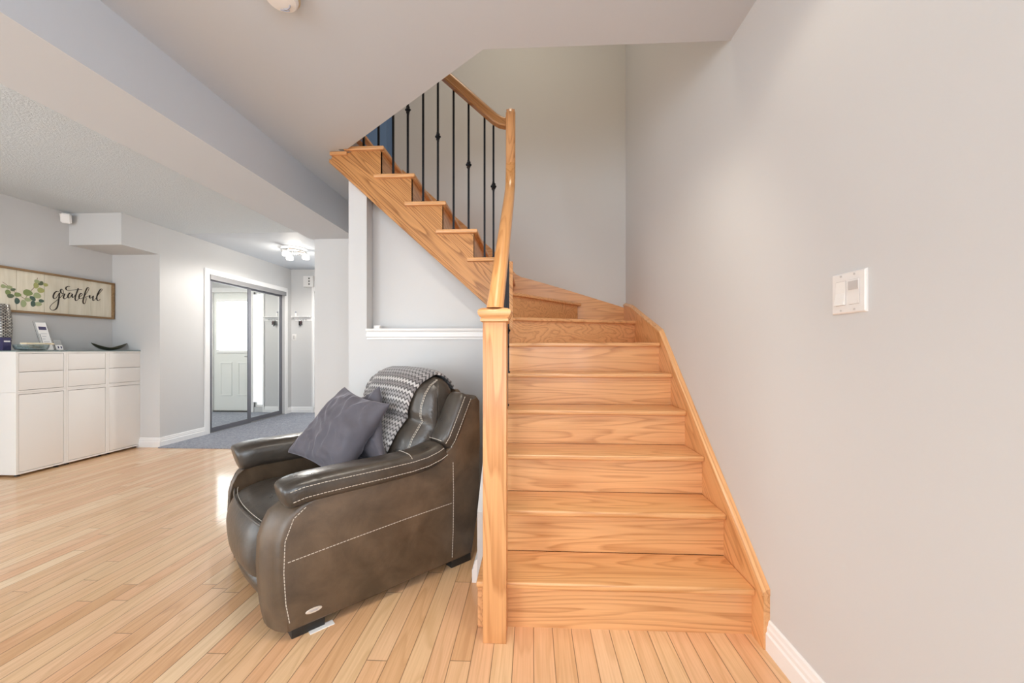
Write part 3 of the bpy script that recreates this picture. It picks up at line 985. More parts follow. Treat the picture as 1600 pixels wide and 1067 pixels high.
build('top', bm, 'bluegrey', jar, smooth=True)
ch = thing('door_chime', 'white door chime box with three dark slots high on the foyer wall', 'door chime', (-3.95, YF, 2.33))
bm = bmesh.new()
add_box(bm, -4.035, -3.86, YF - 0.055, YF - 0.001, 2.235, 2.43, bev=0.008)
build('cover', bm, 'plastic', ch, smooth=True)
for z in (2.285, 2.335, 2.385):
    bm = bmesh.new()
    add_box(bm, -3.935, -3.915, YF - 0.058, YF - 0.054, z - 0.014, z + 0.014)
    build('slot', bm, 'gap', ch)
fs = thing('light_switch', 'small single light switch plate low on the far foyer wall beside the closet', 'light switch', (-4.225, YF, 1.35))
box_part('plate', 'plastic', fs, -4.265, -4.19, YF - 0.008, YF - 0.001, 1.29, 1.405)
box_part('rocker', 'plastic_grey', fs, -4.245, -4.212, YF - 0.013, YF - 0.008, 1.318, 1.378, bev=0.002)

# foyer ceiling lamp: chrome bar with frosted glass shades
lp = thing('ceiling_lamp', 'chrome flush ceiling lamp with three glowing glass shades in the foyer', 'ceiling lamp', (-3.37, 5.22, ZL))
bm = bmesh.new()
add_lathe(bm, (-3.37, 5.22, ZL), [(0.065, -0.001), (0.065, -0.018), (0.045, -0.030), (0.01, -0.034)], 24)
build('ceiling_plate', bm, 'chrome', lp, smooth=True)
bm = bmesh.new()
ring = [(-3.37 + 0.15 * math.cos(a), 5.22 + 0.15 * math.sin(a), ZL - 0.038) for a in (2 * math.pi * k / 32 for k in range(33))]
add_tube(bm, ring, 0.012, 8)
for a in (0.4, 2.5, 4.6):
    add_tube(bm, [(-3.37, 5.22, ZL - 0.030), (-3.37 + 0.15 * math.cos(a), 5.22 + 0.15 * math.sin(a), ZL - 0.038)], 0.007, 6)
build('ring', bm, 'chrome', lp, smooth=True)
for a in (0.4, 2.5, 4.6):
    cx, cy = -3.37 + 0.15 * math.cos(a), 5.22 + 0.15 * math.sin(a)
    bm = bmesh.new()
    add_lathe(bm, (cx, cy, ZL), [(0.010, -0.030), (0.018, -0.052), (0.018, -0.064)], 14)
    sk_ = build('socket', bm, 'chrome', lp, smooth=True)
    bm = bmesh.new()
    add_lathe(bm, (cx, cy, ZL), [(0.020, -0.064), (0.038, -0.072), (0.047, -0.098), (0.047, -0.125), (0.040, -0.135), (0.006, -0.137)], 18)
    build('glass_shade', bm, 'bulb', lp, smooth=True)

# ------------------------------------------------------------------ small fittings of the room
sd = thing('smoke_detector', 'round smoke detector on the ceiling at the top edge of the picture', 'smoke detector', (-0.965, 1.415, ZC))
bm = bmesh.new()
add_lathe(bm, (-0.965, 1.415, ZC), [(0.066, -0.0005), (0.066, -0.022), (0.062, -0.026)], 40)
build('base', bm, 'tan', sd, smooth=True)
bm = bmesh.new()
add_lathe(bm, (-0.965, 1.415, ZC), [(0.060, -0.0265), (0.059, -0.032), (0.052, -0.042), (0.025, -0.046), (0.003, -0.046)], 40)
cv = build('cover', bm, 'plastic', sd, smooth=True)
bm = bmesh.new()
for r0, a0, a1 in ((0.030, -1.9, -0.5), (0.038, -2.2, -1.3)):
    add_tube(bm, [(-0.965 + r0 * math.cos(a), 1.415 - r0 * math.sin(a), ZC - 0.0475) for a in (a0 + (a1 - a0) * k / 10 for k in range(11))], 0.0022, 6)
build('vent_slot', bm, 'bluegrey', cv)
ms = thing('motion_sensor', 'small white motion sensor high on the left wall beside the bulkhead', 'motion sensor', (-4.80, 3.69, 2.47))
bm = bmesh.new()
bmesh.ops.create_cube(bm, size=1, matrix=Matrix.Translation((-4.792, 3.688, 2.475)) @ Matrix.Rotation(0.75, 4, 'Z') @ Matrix.Rotation(0.2, 4, 'X') @ Matrix.Diagonal((0.075, 0.05, 0.10, 1)))
bmesh.ops.bevel(bm, geom=list(bm.edges), offset=0.010, segments=3, affect='EDGES')
build('housing', bm, 'plastic', ms, smooth=True)
bm = bmesh.new()
add_box(bm, -4.859, -4.815, 3.675, 3.705, 2.49, 2.53, bev=0.004)
build('bracket', bm, 'plastic_grey', ms)

sp = thing('wall_switch', 'white two gang light switch plate on the right wall', 'light switch', (XR, 1.094, 1.28))
bm = bmesh.new()
y0, y1, z0, z1 = 1.040, 1.154, 1.223, 1.339
x1, x0 = XR - 0.0005, XR - 0.0075
A = [(x1, y0, z0), (x1, y1, z0), (x1, y1, z1), (x1, y0, z1)]
B = [(x0 + 0.003, y0 + 0.0005, z0 + 0.0005), (x0 + 0.003, y1 - 0.0005, z0 + 0.0005), (x0 + 0.003, y1 - 0.0005, z1 - 0.0005), (x0 + 0.003, y0 + 0.0005, z1 - 0.0005)]
Cc = [(x0, y0 + 0.004, z0 + 0.004), (x0, y1 - 0.004, z0 + 0.004), (x0, y1 - 0.004, z1 - 0.004), (x0, y0 + 0.004, z1 - 0.004)]
add_loft(bm, [A, B, Cc])
build('plate', bm, 'plastic', sp)
zc = (z0 + z1) / 2
for k, yc in enumerate((1.1195, 1.0745)):
    bm = bmesh.new()
    h, w = 0.0335, 0.0165
    a = 0.006 if k == 0 else 0.0
    add_prism(bm, [(x0 - 0.0006, zc - h), (x0 - 0.0025 - a, zc - h), (x0 - 0.0022, zc), (x0 - 0.0012 - (0 if k == 0 else 0.002), zc + h), (x0 - 0.0006, zc + h)], 1, yc - w, yc + w)
    for v in bm.verts:
        pass
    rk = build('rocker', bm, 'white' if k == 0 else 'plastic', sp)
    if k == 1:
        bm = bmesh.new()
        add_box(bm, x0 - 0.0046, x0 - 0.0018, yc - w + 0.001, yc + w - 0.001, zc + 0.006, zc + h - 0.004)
        build('rocker_reflection', bm, 'plastic_grey', rk)  # grey plate standing for a reflection on the rocker's angled top
    rk['label'] = 'rocker pressed in at the top' if k == 0 else 'flat rocker with a grey reflection painted on its upper part'
    bm = bmesh.new()
    for q in ((yc - w - 0.0012, yc - w, zc - h, zc + h), (yc + w, yc + w + 0.0012, zc - h, zc + h), (yc - w, yc + w, zc + h, zc + h + 0.0012), (yc - w, yc + w, zc - h - 0.0012, zc - h)):
        add_box(bm, x0 - 0.0008, x0 - 0.0001, q[0], q[1], q[2], q[3])
    build('rocker_gap', bm, 'plastic_grey', sp)
    for zz in (zc - 0.0485, zc + 0.0485):
        bm = bmesh.new()
        add_lathe(bm, (x0 - 0.0001, yc, zz), [(0.0032, 0.0), (0.0030, -0.0012), (0.0004, -0.0015)], 12, ax=0)
        s_ = build('screw', bm, 'plastic_grey', sp)
bm = bmesh.new()
add_box(bm, -1.13, -1.085, 2.655, 2.685, 1.2705, 1.297, bev=0.003)
tag(build('small_box', bm, 'plastic', smooth=True), 'tiny white box lying on the white chair rail ledge under the stairs', 'box')

# ------------------------------------------------------------------ white cabinets
CX0, CX1 = -4.855, -4.52
CY0, CW = 3.121, 0.358
POS = ['nearest', 'middle', 'farthest']
for i in range(3):
    y0 = CY0 + i * CW
    y1 = y0 + CW - 0.001
    c = thing('door_cabinet', ['tall white door cabinet at the near left end of the row', 'tall white door cabinet in the middle of the row', 'tall white door cabinet at the far end beside the alcove wall'][i], 'cabinet', (CX1, (y0 + y1) / 2, 0.0), 'white door cabinets')
    bm = bmesh.new()
    t = 0.016
    z0, z1 = 0.022, 0.744
    add_box(bm, CX0, CX1, y0, y0 + t, z0, z1)
    add_box(bm, CX0, CX1, y1 - t, y1, z0, z1)
    add_box(bm, CX0, CX1, y0 + t, y1 - t, z0, z0 + t)
    add_box(bm, CX0, CX1, y0 + t, y1 - t, z1 - t, z1)
    add_box(bm, CX0, CX0 + 0.008, y0 + t, y1 - t, z0 + t, z1 - t)
    build('body', bm, 'white', c)
    box_part('door', 'white', c, CX1 - 0.018, CX1 - 0.002, y0 + t + 0.003, y1 - t - 0.003, z0 + t + 0.003, z1 - t - 0.004, bev=0.0015)
    for fx, fy in ((CX1 - 0.05, y0 + 0.04), (CX1 - 0.05, y1 - 0.04), (CX0 + 0.05, y0 + 0.04), (CX0 + 0.05, y1 - 0.04)):
        bm = bmesh.new()
        add_lathe(bm, (fx, fy, 0), [(0.017, 0.0005), (0.017, 0.008), (0.011, 0.010), (0.011, 0.0215)], 14)
        build('foot', bm, 'black', c)
for i in range(3):
    y0 = CY0 + i * CW
    y1 = y0 + CW - 0.001
    c = thing('drawer_cabinet', ['white two drawer unit on top of the near left cabinet', 'white two drawer unit on top of the middle cabinet', 'white two drawer unit on top of the far cabinet by the alcove wall'][i], 'drawer unit', (CX1, (y0 + y1) / 2, 0.745), 'white two drawer units')
    z0, z1 = 0.745, 1.106
    bm = bmesh.new()
    add_box(bm, CX0, CX1, y0, y0 + t, z0, z1)
    add_box(bm, CX0, CX1, y1 - t, y1, z0, z1)
    add_box(bm, CX0, CX1, y0 + t, y1 - t, z0, z0 + t)
    add_box(bm, CX0, CX1, y0 + t, y1 - t, z1 - t, z1)
    add_box(bm, CX0, CX0 + 0.008, y0 + t, y1 - t, z0 + t, z1 - t)
    build('body', bm, 'white', c)
    zm = (z0 + z1) / 2
    for a, b in ((z0 + t + 0.003, zm - 0.002), (zm + 0.002, z1 - t - 0.003)):
        box_part('drawer', 'white', c, CX1 - 0.018, CX1 - 0.002, y0 + t + 0.003, y1 - t - 0.003, a, b, bev=0.0015)
bm = bmesh.new()
add_box(bm, CX0, CX1 + 0.004, CY0 - 0.002, CY0 + 3 * CW, 1.1065, 1.116, bev=0.001)
tag(build('glass_sheet', bm, 'glass_top'), 'long greenish glass sheet lying on top of the white cabinets', 'glass sheet')
GT = 1.1165

# ------------------------------------------------------------------ sign on the left wall
SX = -4.838
LETTERS = [
    [(3.6614, 1.7166), (3.6458, 1.7191), (3.6302, 1.7045), (3.6194, 1.6785), (3.6171, 1.6539), (3.6264, 1.6406), (3.6419, 1.6549), (3.6567, 1.684), (3.6662, 1.7075), (3.6646, 1.6703), (3.6603, 1.6304), (3.6556, 1.5905), (3.6458, 1.5502), (3.6264, 1.5276), (3.6053, 1.5239), (3.5912, 1.5393), (3.5927, 1.5588), (3.6072, 1.5847), (3.6322, 1.6121), (3.6536, 1.6354), (3.6733, 1.6607), (3.69, 1.6838), (3.6992, 1.71), (3.6972, 1.737), (3.6852, 1.7474), (3.6756, 1.7321), (3.6812, 1.7083), (3.6992, 1.7025), (3.71, 1.7027), (3.7044, 1.6834), (3.7004, 1.663), (3.71, 1.6494), (3.7246, 1.6639), (3.7376, 1.6832)] ,
    [(3.7697, 1.7166), (3.754, 1.7182), (3.7405, 1.6961), (3.7376, 1.6732), (3.7479, 1.6646), (3.7623, 1.6842), (3.7756, 1.7139), (3.7731, 1.6883), (3.7789, 1.6739), (3.7915, 1.6883), (3.8041, 1.7105)] ,
    [(3.8283, 1.7817), (3.8177, 1.7432), (3.8054, 1.7005), (3.7999, 1.6641), (3.8083, 1.6433), (3.8253, 1.6598), (3.8382, 1.6847)] ,
    [(3.7561, 1.7865), (3.7376, 1.7849), (3.7225, 1.7709), (3.7213, 1.7532), (3.7376, 1.7438), (3.7706, 1.7511), (3.8126, 1.7618), (3.8642, 1.771)] ,
    [(3.8348, 1.6893), (3.8533, 1.7012), (3.8642, 1.7204), (3.8542, 1.7302), (3.8416, 1.716), (3.8339, 1.6892), (3.8416, 1.6697), (3.862, 1.6777), (3.8816, 1.7011)] ,
    [(3.8816, 1.7011), (3.9028, 1.7396), (3.9224, 1.7777), (3.9242, 1.799), (3.9099, 1.7972), (3.894, 1.7576), (3.8808, 1.701), (3.8707, 1.6504), (3.8751, 1.6234), (3.886, 1.6217), (3.8949, 1.6509), (3.9002, 1.6829), (3.894, 1.6935), (3.9046, 1.7018)] ,
    [(3.9046, 1.6992), (3.9238, 1.7123), (3.9332, 1.719), (3.9305, 1.6986), (3.9373, 1.6879), (3.9531, 1.7017), (3.965, 1.7193), (3.9622, 1.6924), (3.965, 1.6663), (3.9806, 1.6779), (3.9991, 1.7124)] ,
    [(3.9991, 1.7124), (4.0224, 1.7533), (4.0499, 1.7942), (4.048, 1.8079), (4.0328, 1.7979), (4.0131, 1.7573), (4.0, 1.7126), (4.0019, 1.6807), (4.0154, 1.6718), (4.0328, 1.6913)] ,
]
LEAVES = [
    (3.2555, 1.7047, 0.019, 0.0176, 10, 0) ,
    (3.2938, 1.7023, 0.0226, 0.0156, -10, 0) ,
    (3.3197, 1.6842, 0.0197, 0.0135, -30, 2) ,
    (3.2857, 1.6543, 0.0194, 0.0244, 0, 1) ,
    (3.3034, 1.6236, 0.0245, 0.0201, -10, 2) ,
    (3.3527, 1.6419, 0.0252, 0.0203, 0, 1) ,
    (3.424, 1.6708, 0.035, 0.03, 10, 1) ,
    (3.4839, 1.7502, 0.0198, 0.0281, 0, 3) ,
    (3.52, 1.7777, 0.0184, 0.0237, 40, 2) ,
    (3.5569, 1.7698, 0.0187, 0.0167, 0, 3) ,
    (3.52, 1.709, 0.0276, 0.026, 0, 3) ,
    (3.4929, 1.653, 0.029, 0.0282, 15, 0) ,
    (3.459, 1.6202, 0.0177, 0.0279, -40, 4) ,
    (3.3477, 1.5825, 0.0184, 0.0294, 0, 4) ,
    (3.3931, 1.5632, 0.0206, 0.0343, 0, 0) ,
    (3.4625, 1.5694, 0.0196, 0.0279, 0, 4) ,
    (3.5019, 1.5719, 0.0254, 0.0212, -10, 0) ,
    (3.5237, 1.6053, 0.0202, 0.0166, 0, 4) ,
    (3.424, 1.6039, 0.0244, 0.0184, 0, 0) ,
    (3.4911, 1.7914, 0.0216, 0.0165, 10, 0) ,
]
STEMS = [[(3.2492, 1.7432), (3.2809, 1.7179), (3.3361, 1.6598), (3.3795, 1.6254), (3.431, 1.591)], [(3.4947, 1.8297), (3.4875, 1.7907), (3.4732, 1.7367), (3.4484, 1.6954), (3.4034, 1.6104)]]
sg = thing('wall_sign', 'long wooden framed sign reading grateful with green leaves, above the cabinets', 'sign', (XL, 3.55, 1.68))
SY0, SY1, SZ0, SZ1 = 2.925, 4.166, 1.474, 1.892
bm = bmesh.new()
ys = [SY0 + 0.016, 2.945, 3.1447, 3.3444, 3.5476, 3.7479, 3.9463, SY1 - 0.016]
for a, b in zip(ys[1:], ys[2:]):
    add_box(bm, XL + 0.002, SX, a + 0.0012, b - 0.0012, SZ0 + 0.012, SZ1 - 0.012, bev=0.0012, seg=1)
build('panel', bm, 'boards', sg)
bm = bmesh.new()
fw = 0.020
add_box(bm, XL + 0.001, SX + 0.020, SY0, SY1, SZ0, SZ0 + fw, bev=0.002)
add_box(bm, XL + 0.001, SX + 0.020, SY0, SY1, SZ1 - fw, SZ1, bev=0.002)
add_box(bm, XL + 0.001, SX + 0.020, SY0, SY0 + fw, SZ0 + fw, SZ1 - fw, bev=0.002)
add_box(bm, XL + 0.001, SX + 0.020, SY1 - fw, SY1, SZ0 + fw, SZ1 - fw, bev=0.002)
build('frame', bm, 'frame_wood', sg)
def smooth_path(p, n=6):
    out = []
    for i in range(len(p) - 1):
        a, b, c, d = p[max(i - 1, 0)], p[i], p[i + 1], p[min(i + 2, len(p) - 1)]
        for k in range(n):
            s = k / n
            out.append(tuple(0.5 * (2 * b[j] + (c[j] - a[j]) * s + (2 * a[j] - 5 * b[j] + 4 * c[j] - d[j]) * s * s + (3 * b[j] - a[j] - 3 * c[j] + d[j]) * s ** 3) for j in (0, 1)))
    out.append(p[-1])
    return out
def ribbon(bm, path, x, w_up, w_down, th=0.0012):
    rings = []
    n = len(path)
    for i, p in enumerate(path):
        q0, q1 = path[max(i - 1, 0)], path[min(i + 1, n - 1)]
        ty, tz = q1[0] - q0[0], q1[1] - q0[1]
        L = math.hypot(ty, tz) or 1
        ty, tz = ty / L, tz / L
        f = max(0.0, -tz) ** 1.2
        w = (w_up + (w_down - w_up) * f) * (0.45 if i in (0, n - 1) else 1.0)
        ny, nz = -tz * w / 2, ty * w / 2
        rings.append([(x, p[0] + ny, p[1] + nz), (x, p[0] - ny, p[1] - nz), (x + th, p[0] - ny, p[1] - nz), (x + th, p[0] + ny, p[1] + nz)])
    add_loft(bm, rings)
bm = bmesh.new()
for j, L in enumerate(LETTERS):
    ribbon(bm, smooth_path(L), SX + 0.0003 + j * 0.00006, 0.0045, 0.0125)
build('lettering', bm, 'ink', sg)
bm = bmesh.new()
for j, s in enumerate(STEMS):
    ribbon(bm, smooth_path(s), SX + 0.0002, 0.004, 0.004, 0.0008)
stems_part = build('leaf_stems', bm, 'stem', sg)
bm = bmesh.new()
for j, (ly, lz, ry, rz, ang, kind) in enumerate(LEAVES):
    a0 = math.radians(-ang)
    ring = []
    for k in range(18):
        a = 2 * math.pi * k / 18
        u, v = math.cos(a), math.sin(a) * (1 - 0.18 * math.cos(a))
        u, v = u * ry, v * rz
        ring.append((ly + u * math.cos(a0) - v * math.sin(a0), lz + u * math.sin(a0) + v * math.cos(a0)))
    x = SX + 0.0011 + j * 0.00005
    fs_ = add_prism(bm, ring, 0, x, x + 0.0006)
    for f in fs_:
        f.material_index = kind
build('leaf_print', bm, ['leaf0', 'leaf1', 'leaf2', 'leaf3', 'leaf4'], sg)

# ------------------------------------------------------------------ things on the cabinets
def lathe_uv(name, c, prof, mat, parent, n=40, circ=0.42):
    bm = bmesh.new()
    add_lathe(bm, c, prof, n)
    uvl = bm.loops.layers.uv.new('UVMap')
    for f in bm.faces:
        angs = [math.atan2(l.vert.co.y - c[1], l.vert.co.x - c[0]) for l in f.loops]
        for l, a in zip(f.loops, angs):
            if max(angs) - min(angs) > math.pi and a < 0:
                a += 2 * math.pi
            l[uvl].uv = (a / (2 * math.pi) * circ, l.vert.co.z)
    return build(name, bm, mat, parent, smooth=True)
vs = thing('vase', 'tall woven metal vase on the cabinet at the left edge of the picture', 'vase', (-4.782, 3.205, GT))
lathe_uv('body', (-4.782, 3.205, GT), [(0.048, 0.0), (0.056, 0.06), (0.062, 0.14), (0.064, 0.20), (0.061, 0.28), (0.053, 0.36), (0.046, 0.42), (0.040, 0.42), (0.046, 0.36), (0.05, 0.2), (0.03, 0.02)], 'woven', vs)
dh = thing('glass_dish', 'low blue green glass dish with pale green filling on the left cabinet', 'dish', (-4.64, 3.30, GT))
bm = bmesh.new()
add_lathe(bm, (-4.62, 3.295, GT), [(0.060, 0.0), (0.095, 0.008), (0.105, 0.030), (0.108, 0.055), (0.104, 0.055), (0.100, 0.030), (0.09, 0.012), (0.01, 0.007)], 36)
build('bowl', bm, 'dish', dh, smooth=True)
bm = bmesh.new()
rnd = random.Random(3)
for k in range(26):
    a, rr = rnd.random() * 6.28, math.sqrt(rnd.random()) * 0.075
    bmesh.ops.create_icosphere(bm, subdivisions=1, radius=0.012 + rnd.random() * 0.006, matrix=Matrix.Translation((-4.62 + rr * math.cos(a), 3.295 + rr * math.sin(a), GT + 0.024 + rnd.random() * 0.02)) @ Matrix.Diagonal((1.2, 1, 0.6, 1)))
fl_ = build('filling', bm, 'pebble', dh, smooth=True)
fl_['kind'] = 'stuff'
cn = thing('candle', 'long flat cream coloured candle lying across the rim of the glass dish', 'candle', (-4.568, 3.30, GT + 0.056))
bm = bmesh.new()
add_box(bm, -4.600, -4.535, 3.20, 3.40, GT + 0.0552, GT + 0.071, bev=0.003)
build('wax', bm, 'cream', cn, smooth=True)
bm = bmesh.new()
add_box(bm, -4.5352, -4.5335, 3.33, 3.375, GT + 0.059, GT + 0.068)
build('label_patch', bm, 'tan', cn)
nb = thing('navy_box', 'small navy blue box in front of the woven vase', 'box', (-4.66, 3.17, GT))
bm = bmesh.new()
add_box(bm, -4.71, -4.665, 3.135, 3.19, GT, GT + 0.115, bev=0.002)
build('carton', bm, 'navy', nb)
bm = bmesh.new()
add_box(bm, -4.6655, -4.664, 3.142, 3.183, GT + 0.075, GT + 0.088)
build('print', bm, 'paper', nb)

hd = thing('brochure_holder', 'clear acrylic stand with a white leaflet leaning back on the cabinet', 'leaflet stand', (-4.70, 3.42, GT))
def lean(x, y, z, lx=-0.20, ly=-0.10):
    dz = z - GT
    return (x + lx * dz, y + ly * dz - 0.02 * 0, z)
def lean_slab(bm, y0, y1, z0, z1, x, th, lx=-0.20, ly=-0.10):
    vsn = []
    for xx in (x, x + th):
        for yy in (y0, y1):
            for zz in (z0, z1):
                vsn.append(bm.verts.new(lean(xx, yy, zz, lx, ly)))
    for f in [(0, 1, 3, 2), (4, 6, 7, 5), (0, 4, 5, 1), (2, 3, 7, 6), (0, 2, 6, 4), (1, 5, 7, 3)]:
        bm.faces.new([vsn[i] for i in f])
bm = bmesh.new()
lean_slab(bm, 3.405, 3.50, GT, GT + 0.275, -4.672, 0.004)
add_box(bm, -4.668, -4.62, 3.405, 3.50, GT + 0.0, GT + 0.004)
lean_slab(bm, 3.405, 3.409, GT + 0.004, GT + 0.16, -4.668, 0.030)
build('stand', bm, 'acrylic', hd)
bm = bmesh.new()
lean_slab(bm, 3.418, 3.495, GT + 0.006, GT + 0.268, -4.6665, 0.0012)
lf = build('leaflet', bm, 'paper', hd)
bm = bmesh.new()
lean_slab(bm, 3.430, 3.487, GT + 0.198, GT + 0.228, -4.6650, 0.0006)
build('print_block', bm, 'navy', lf)
for k in range(5):
    bm = bmesh.new()
    lean_slab(bm, 3.435 + 0.004 * (k % 2), 3.480 - 0.012 * ((k * 7) % 3), GT + 0.160 - k * 0.026, GT + 0.164 - k * 0.026, -4.6650, 0.0006)
    build('print_line', bm, 'bluegrey', lf)
cd = thing('card_holder', 'small clear card holder beside the leaflet stand on the cabinet', 'card holder', (-4.64, 3.55, GT))
bm = bmesh.new()
lean_slab(bm, 3.505, 3.565, GT, GT + 0.105, -4.660, 0.003)
add_box(bm, -4.657, -4.615, 3.505, 3.565, GT, GT + 0.004)
build('stand', bm, 'acrylic', cd)
bm = bmesh.new()
lean_slab(bm, 3.508, 3.562, GT + 0.006, GT + 0.055, -4.655, 0.0012)
cc_ = build('card', bm, 'paper', cd)
bm = bmesh.new()
for y in (3.522, 3.545):
    lean_slab(bm, y, y + 0.010, GT + 0.020, GT + 0.042, -4.6535, 0.0006)
build('print_mark', bm, 'navy', cc_)

bw = thing('boat_bowl', 'dark olive boat shaped bowl with pointed ends on the far cabinet', 'bowl', (-4.68, 4.0, GT))
bm = bmesh.new()
rings = []
N = 25
for inner in (0, 1):
    pass
for i in range(N):
    s = -1 + 2 * i / (N - 1)
    y = 3.995 + 0.178 * s
    w = 0.055 * max(0.02, (1 - s * s)) ** 0.8
    zt = GT + 0.028 + 0.055 * s * s
    zb = GT + 0.0005 + 0.078 * abs(s) ** 2.2
    th = 0.004
    ring = []
    M_ = 10
    for k in range(M_ + 1):
        a = math.pi * k / M_
        ring.append((-4.68 - w * math.cos(a), y, zt - (zt - zb) * math.sin(a)))
    for k in range(M_, -1, -1):
        a = math.pi * k / M_
        ww, hh = max(0.0005, w - th), max(0.0003, zt - zb - th)
        ring.append((-4.68 - ww * math.cos(a), y, zt - hh * math.sin(a)))
    rings.append(ring)
add_loft(bm, rings)
build('shell', bm, 'bowl', bw, smooth=True)

# ------------------------------------------------------------------ leather armchair
CP = Matrix.Translation((-0.942, 2.031, 0)) @ Matrix.Rotation(math.radians(-46.3), 4, 'Z')
CH = CP @ Matrix(((1, 0, 0, 0), (0.065, 1, 0, -0.065 * 0.46), (0, 0, 1, 0), (0, 0, 0, 1)))   # the front runs slightly oblique
chair = thing('armchair', 'dark brown leather armchair with pale stitching, standing against the wall under the stairs', 'armchair', (-0.942, 2.031, 0))
def cbuild(name, bm, mat, parent=None, **kw):
    bmesh.ops.transform(bm, matrix=CH, verts=list(bm.verts))
    return build(name, bm, mat, parent or chair, **kw)
def resample(p, n, closed=True):
    q = list(p) + ([p[0]] if closed else [])
    L = [0]
    for a, b in zip(q, q[1:]):
        L.append(L[-1] + math.dist(a, b))
    out = []
    j = 0
    for k in range(n):
        s = L[-1] * k / (n if closed else n - 1)
        while j < len(q) - 2 and L[j + 1] < s:
            j += 1
        f = (s - L[j]) / max(1e-9, L[j + 1] - L[j])
        out.append(tuple(a + (b - a) * f for a, b in zip(q[j], q[j + 1])))
    return out
def inset(poly, d):
    n = len(poly)
    cy = sum(p[0] for p in poly) / n
    cz = sum(p[1] for p in poly) / n
    out = []
    for i in range(n):
        a, b = poly[i - 1], poly[(i + 1) % n]
        ty, tz = b[0] - a[0], b[1] - a[1]
        L = math.hypot(ty, tz) or 1
        ny, nz = -tz / L, ty / L
        if (cy - poly[i][0]) * ny + (cz - poly[i][1]) * nz < 0:
            ny, nz = -ny, -nz
        out.append((poly[i][0] + ny * d, poly[i][1] + nz * d))
    return out

# side panels with rounded front posts
SIDE = [(-0.425, 0.038), (-0.440, 0.125), (-0.452, 0.272), (-0.447, 0.400), (-0.415, 0.485), (-0.36, 0.528), (-0.28, 0.535), (-0.05, 0.540), (0.20, 0.560), (0.31, 0.64), (0.40, 0.80), (0.440, 0.880), (0.478, 0.872), (0.482, 0.60), (0.475, 0.30), (0.425, 0.044), (0.20, 0.042), (-0.1, 0.036)]
SIDE_B = [(min(y, 0.385) if y > 0.3 else y, z) for y, z in SIDE]
def side_panel(sgn, prof):
    P = resample(prof, 64)
    rings = []
    for x, d, fr in ((0.330, 0.022, 0.045), (0.322, 0.006, 0.050), (0.330, 0.0, 0.052), (0.370, 0.0, 0.047), (0.415, 0.0, 0.032), (0.438, 0.0, 0.017), (0.452, 0.001, 0.006), (0.459, 0.004, 0.0), (0.461, 0.012, 0.0)):
        q = inset(P, d) if d else P
        ring = []
        for y, z in q:
            w = max(0.0, min(1.0, (-0.25 - y) / 0.18))
            ring.append((sgn * x, y - fr * w, z))
        rings.append(ring)
    bm = bmesh.new()
    add_loft(bm, rings)
    return cbuild('side_panel', bm, 'leather_side', smooth=True, angle=60)
near = side_panel(1, SIDE)
far = side_panel(-1, SIDE_B)

def cushion_bar(name, path, hw, th, x, mat='leather', p=3.0, parent=None, taper=None, n=24, subsurf=1):
    """Padded bar along path of (y, z) at lateral position x."""
    rings = []
    m = len(path)
    for i, (y, z) in enumerate(path):
        a, b = path[max(i - 1, 0)], path[min(i + 1, m - 1)]
        ty, tz = b[0] - a[0], b[1] - a[1]
        L = math.hypot(ty, tz)
        ny, nz = -tz / L, ty / L
        k = 1.0
        e = min(i, m - 1 - i)
        if e == 0:
            k = 0.55 if x > 0 else 0.84
        elif e == 1:
            k = 0.88 if x > 0 else 0.96
        if taper:
            k *= taper(i / (m - 1))
        ring = []
        for u, v in superell(hw, th, p, n):
            wr = 1.0 + 0.05 * noise.noise((u * 25 + x * 9, i * 1.1, v * 25))
            ring.append((x + u * k * wr, y + ny * v * k * wr, z + nz * v * k * wr))
        rings.append(ring)
    bm = bmesh.new()
    add_loft(bm, rings)
    return cbuild(name, bm, mat, parent, smooth=True, subsurf=subsurf, angle=180)

ARM = [(-0.442, 0.548), (-0.434, 0.550), (-0.415, 0.557), (-0.37, 0.566), (-0.30, 0.569), (-0.20, 0.570), (-0.05, 0.571), (0.08, 0.574), (0.16, 0.582), (0.225, 0.600), (0.262, 0.618), (0.272, 0.626)]
WING = [(0.266, 0.630), (0.276, 0.640), (0.300, 0.672), (0.330, 0.735), (0.358, 0.795), (0.384, 0.850), (0.398, 0.880), (0.402, 0.890)]
for s in (1, -1):
    dy = 0 if s > 0 else -0.02
    a = cushion_bar('armrest_pad', [(y + dy, z - (0 if s > 0 else 0.012)) for y, z in ARM], 0.082 if s > 0 else 0.092, 0.055 if s > 0 else 0.070, s * 0.398, p=3.2)
    w = cushion_bar('wing', [(y + dy * 2, z) for y, z in WING], 0.070, 0.050, s * 0.402, p=3.2)
    if s > 0:
        pad, wing = a, w

# seat cushion: rounded front falling over the edge
SEAT = [(-0.42, 0.418), (-0.34, 0.438), (-0.20, 0.440), (0.0, 0.43), (0.12, 0.42), (0.12, 0.30), (-0.2, 0.24), (-0.36, 0.20), (-0.43, 0.165), (-0.480, 0.175), (-0.502, 0.24), (-0.502, 0.31), (-0.488, 0.37), (-0.462, 0.402)]
P = resample(SEAT, 48)
rings = []
for i in range(15):
    u = -1 + 2 * i / 14
    x = 0.318 * u
    d = 0.0 if abs(u) < 0.8 else (0.010 if abs(u) < 0.9 else 0.035)
    ring = []
    for y, z in (inset(P, d) if d else P):
        bul = (1 - u * u)
        f = max(0.0, min(1.0, (-0.25 - y) / 0.25))
        wr = 0.006 * noise.noise((x * 6, y * 14, z * 14))
        ring.append((x, y - 0.040 * bul * f + wr, z + (0.018 * bul if z > 0.38 else 0) + wr))
    rings.append(ring)
bm = bmesh.new()
add_loft(bm, rings)
seat = cbuild('seat_cushion', bm, 'leather', smooth=True, subsurf=1, angle=180)
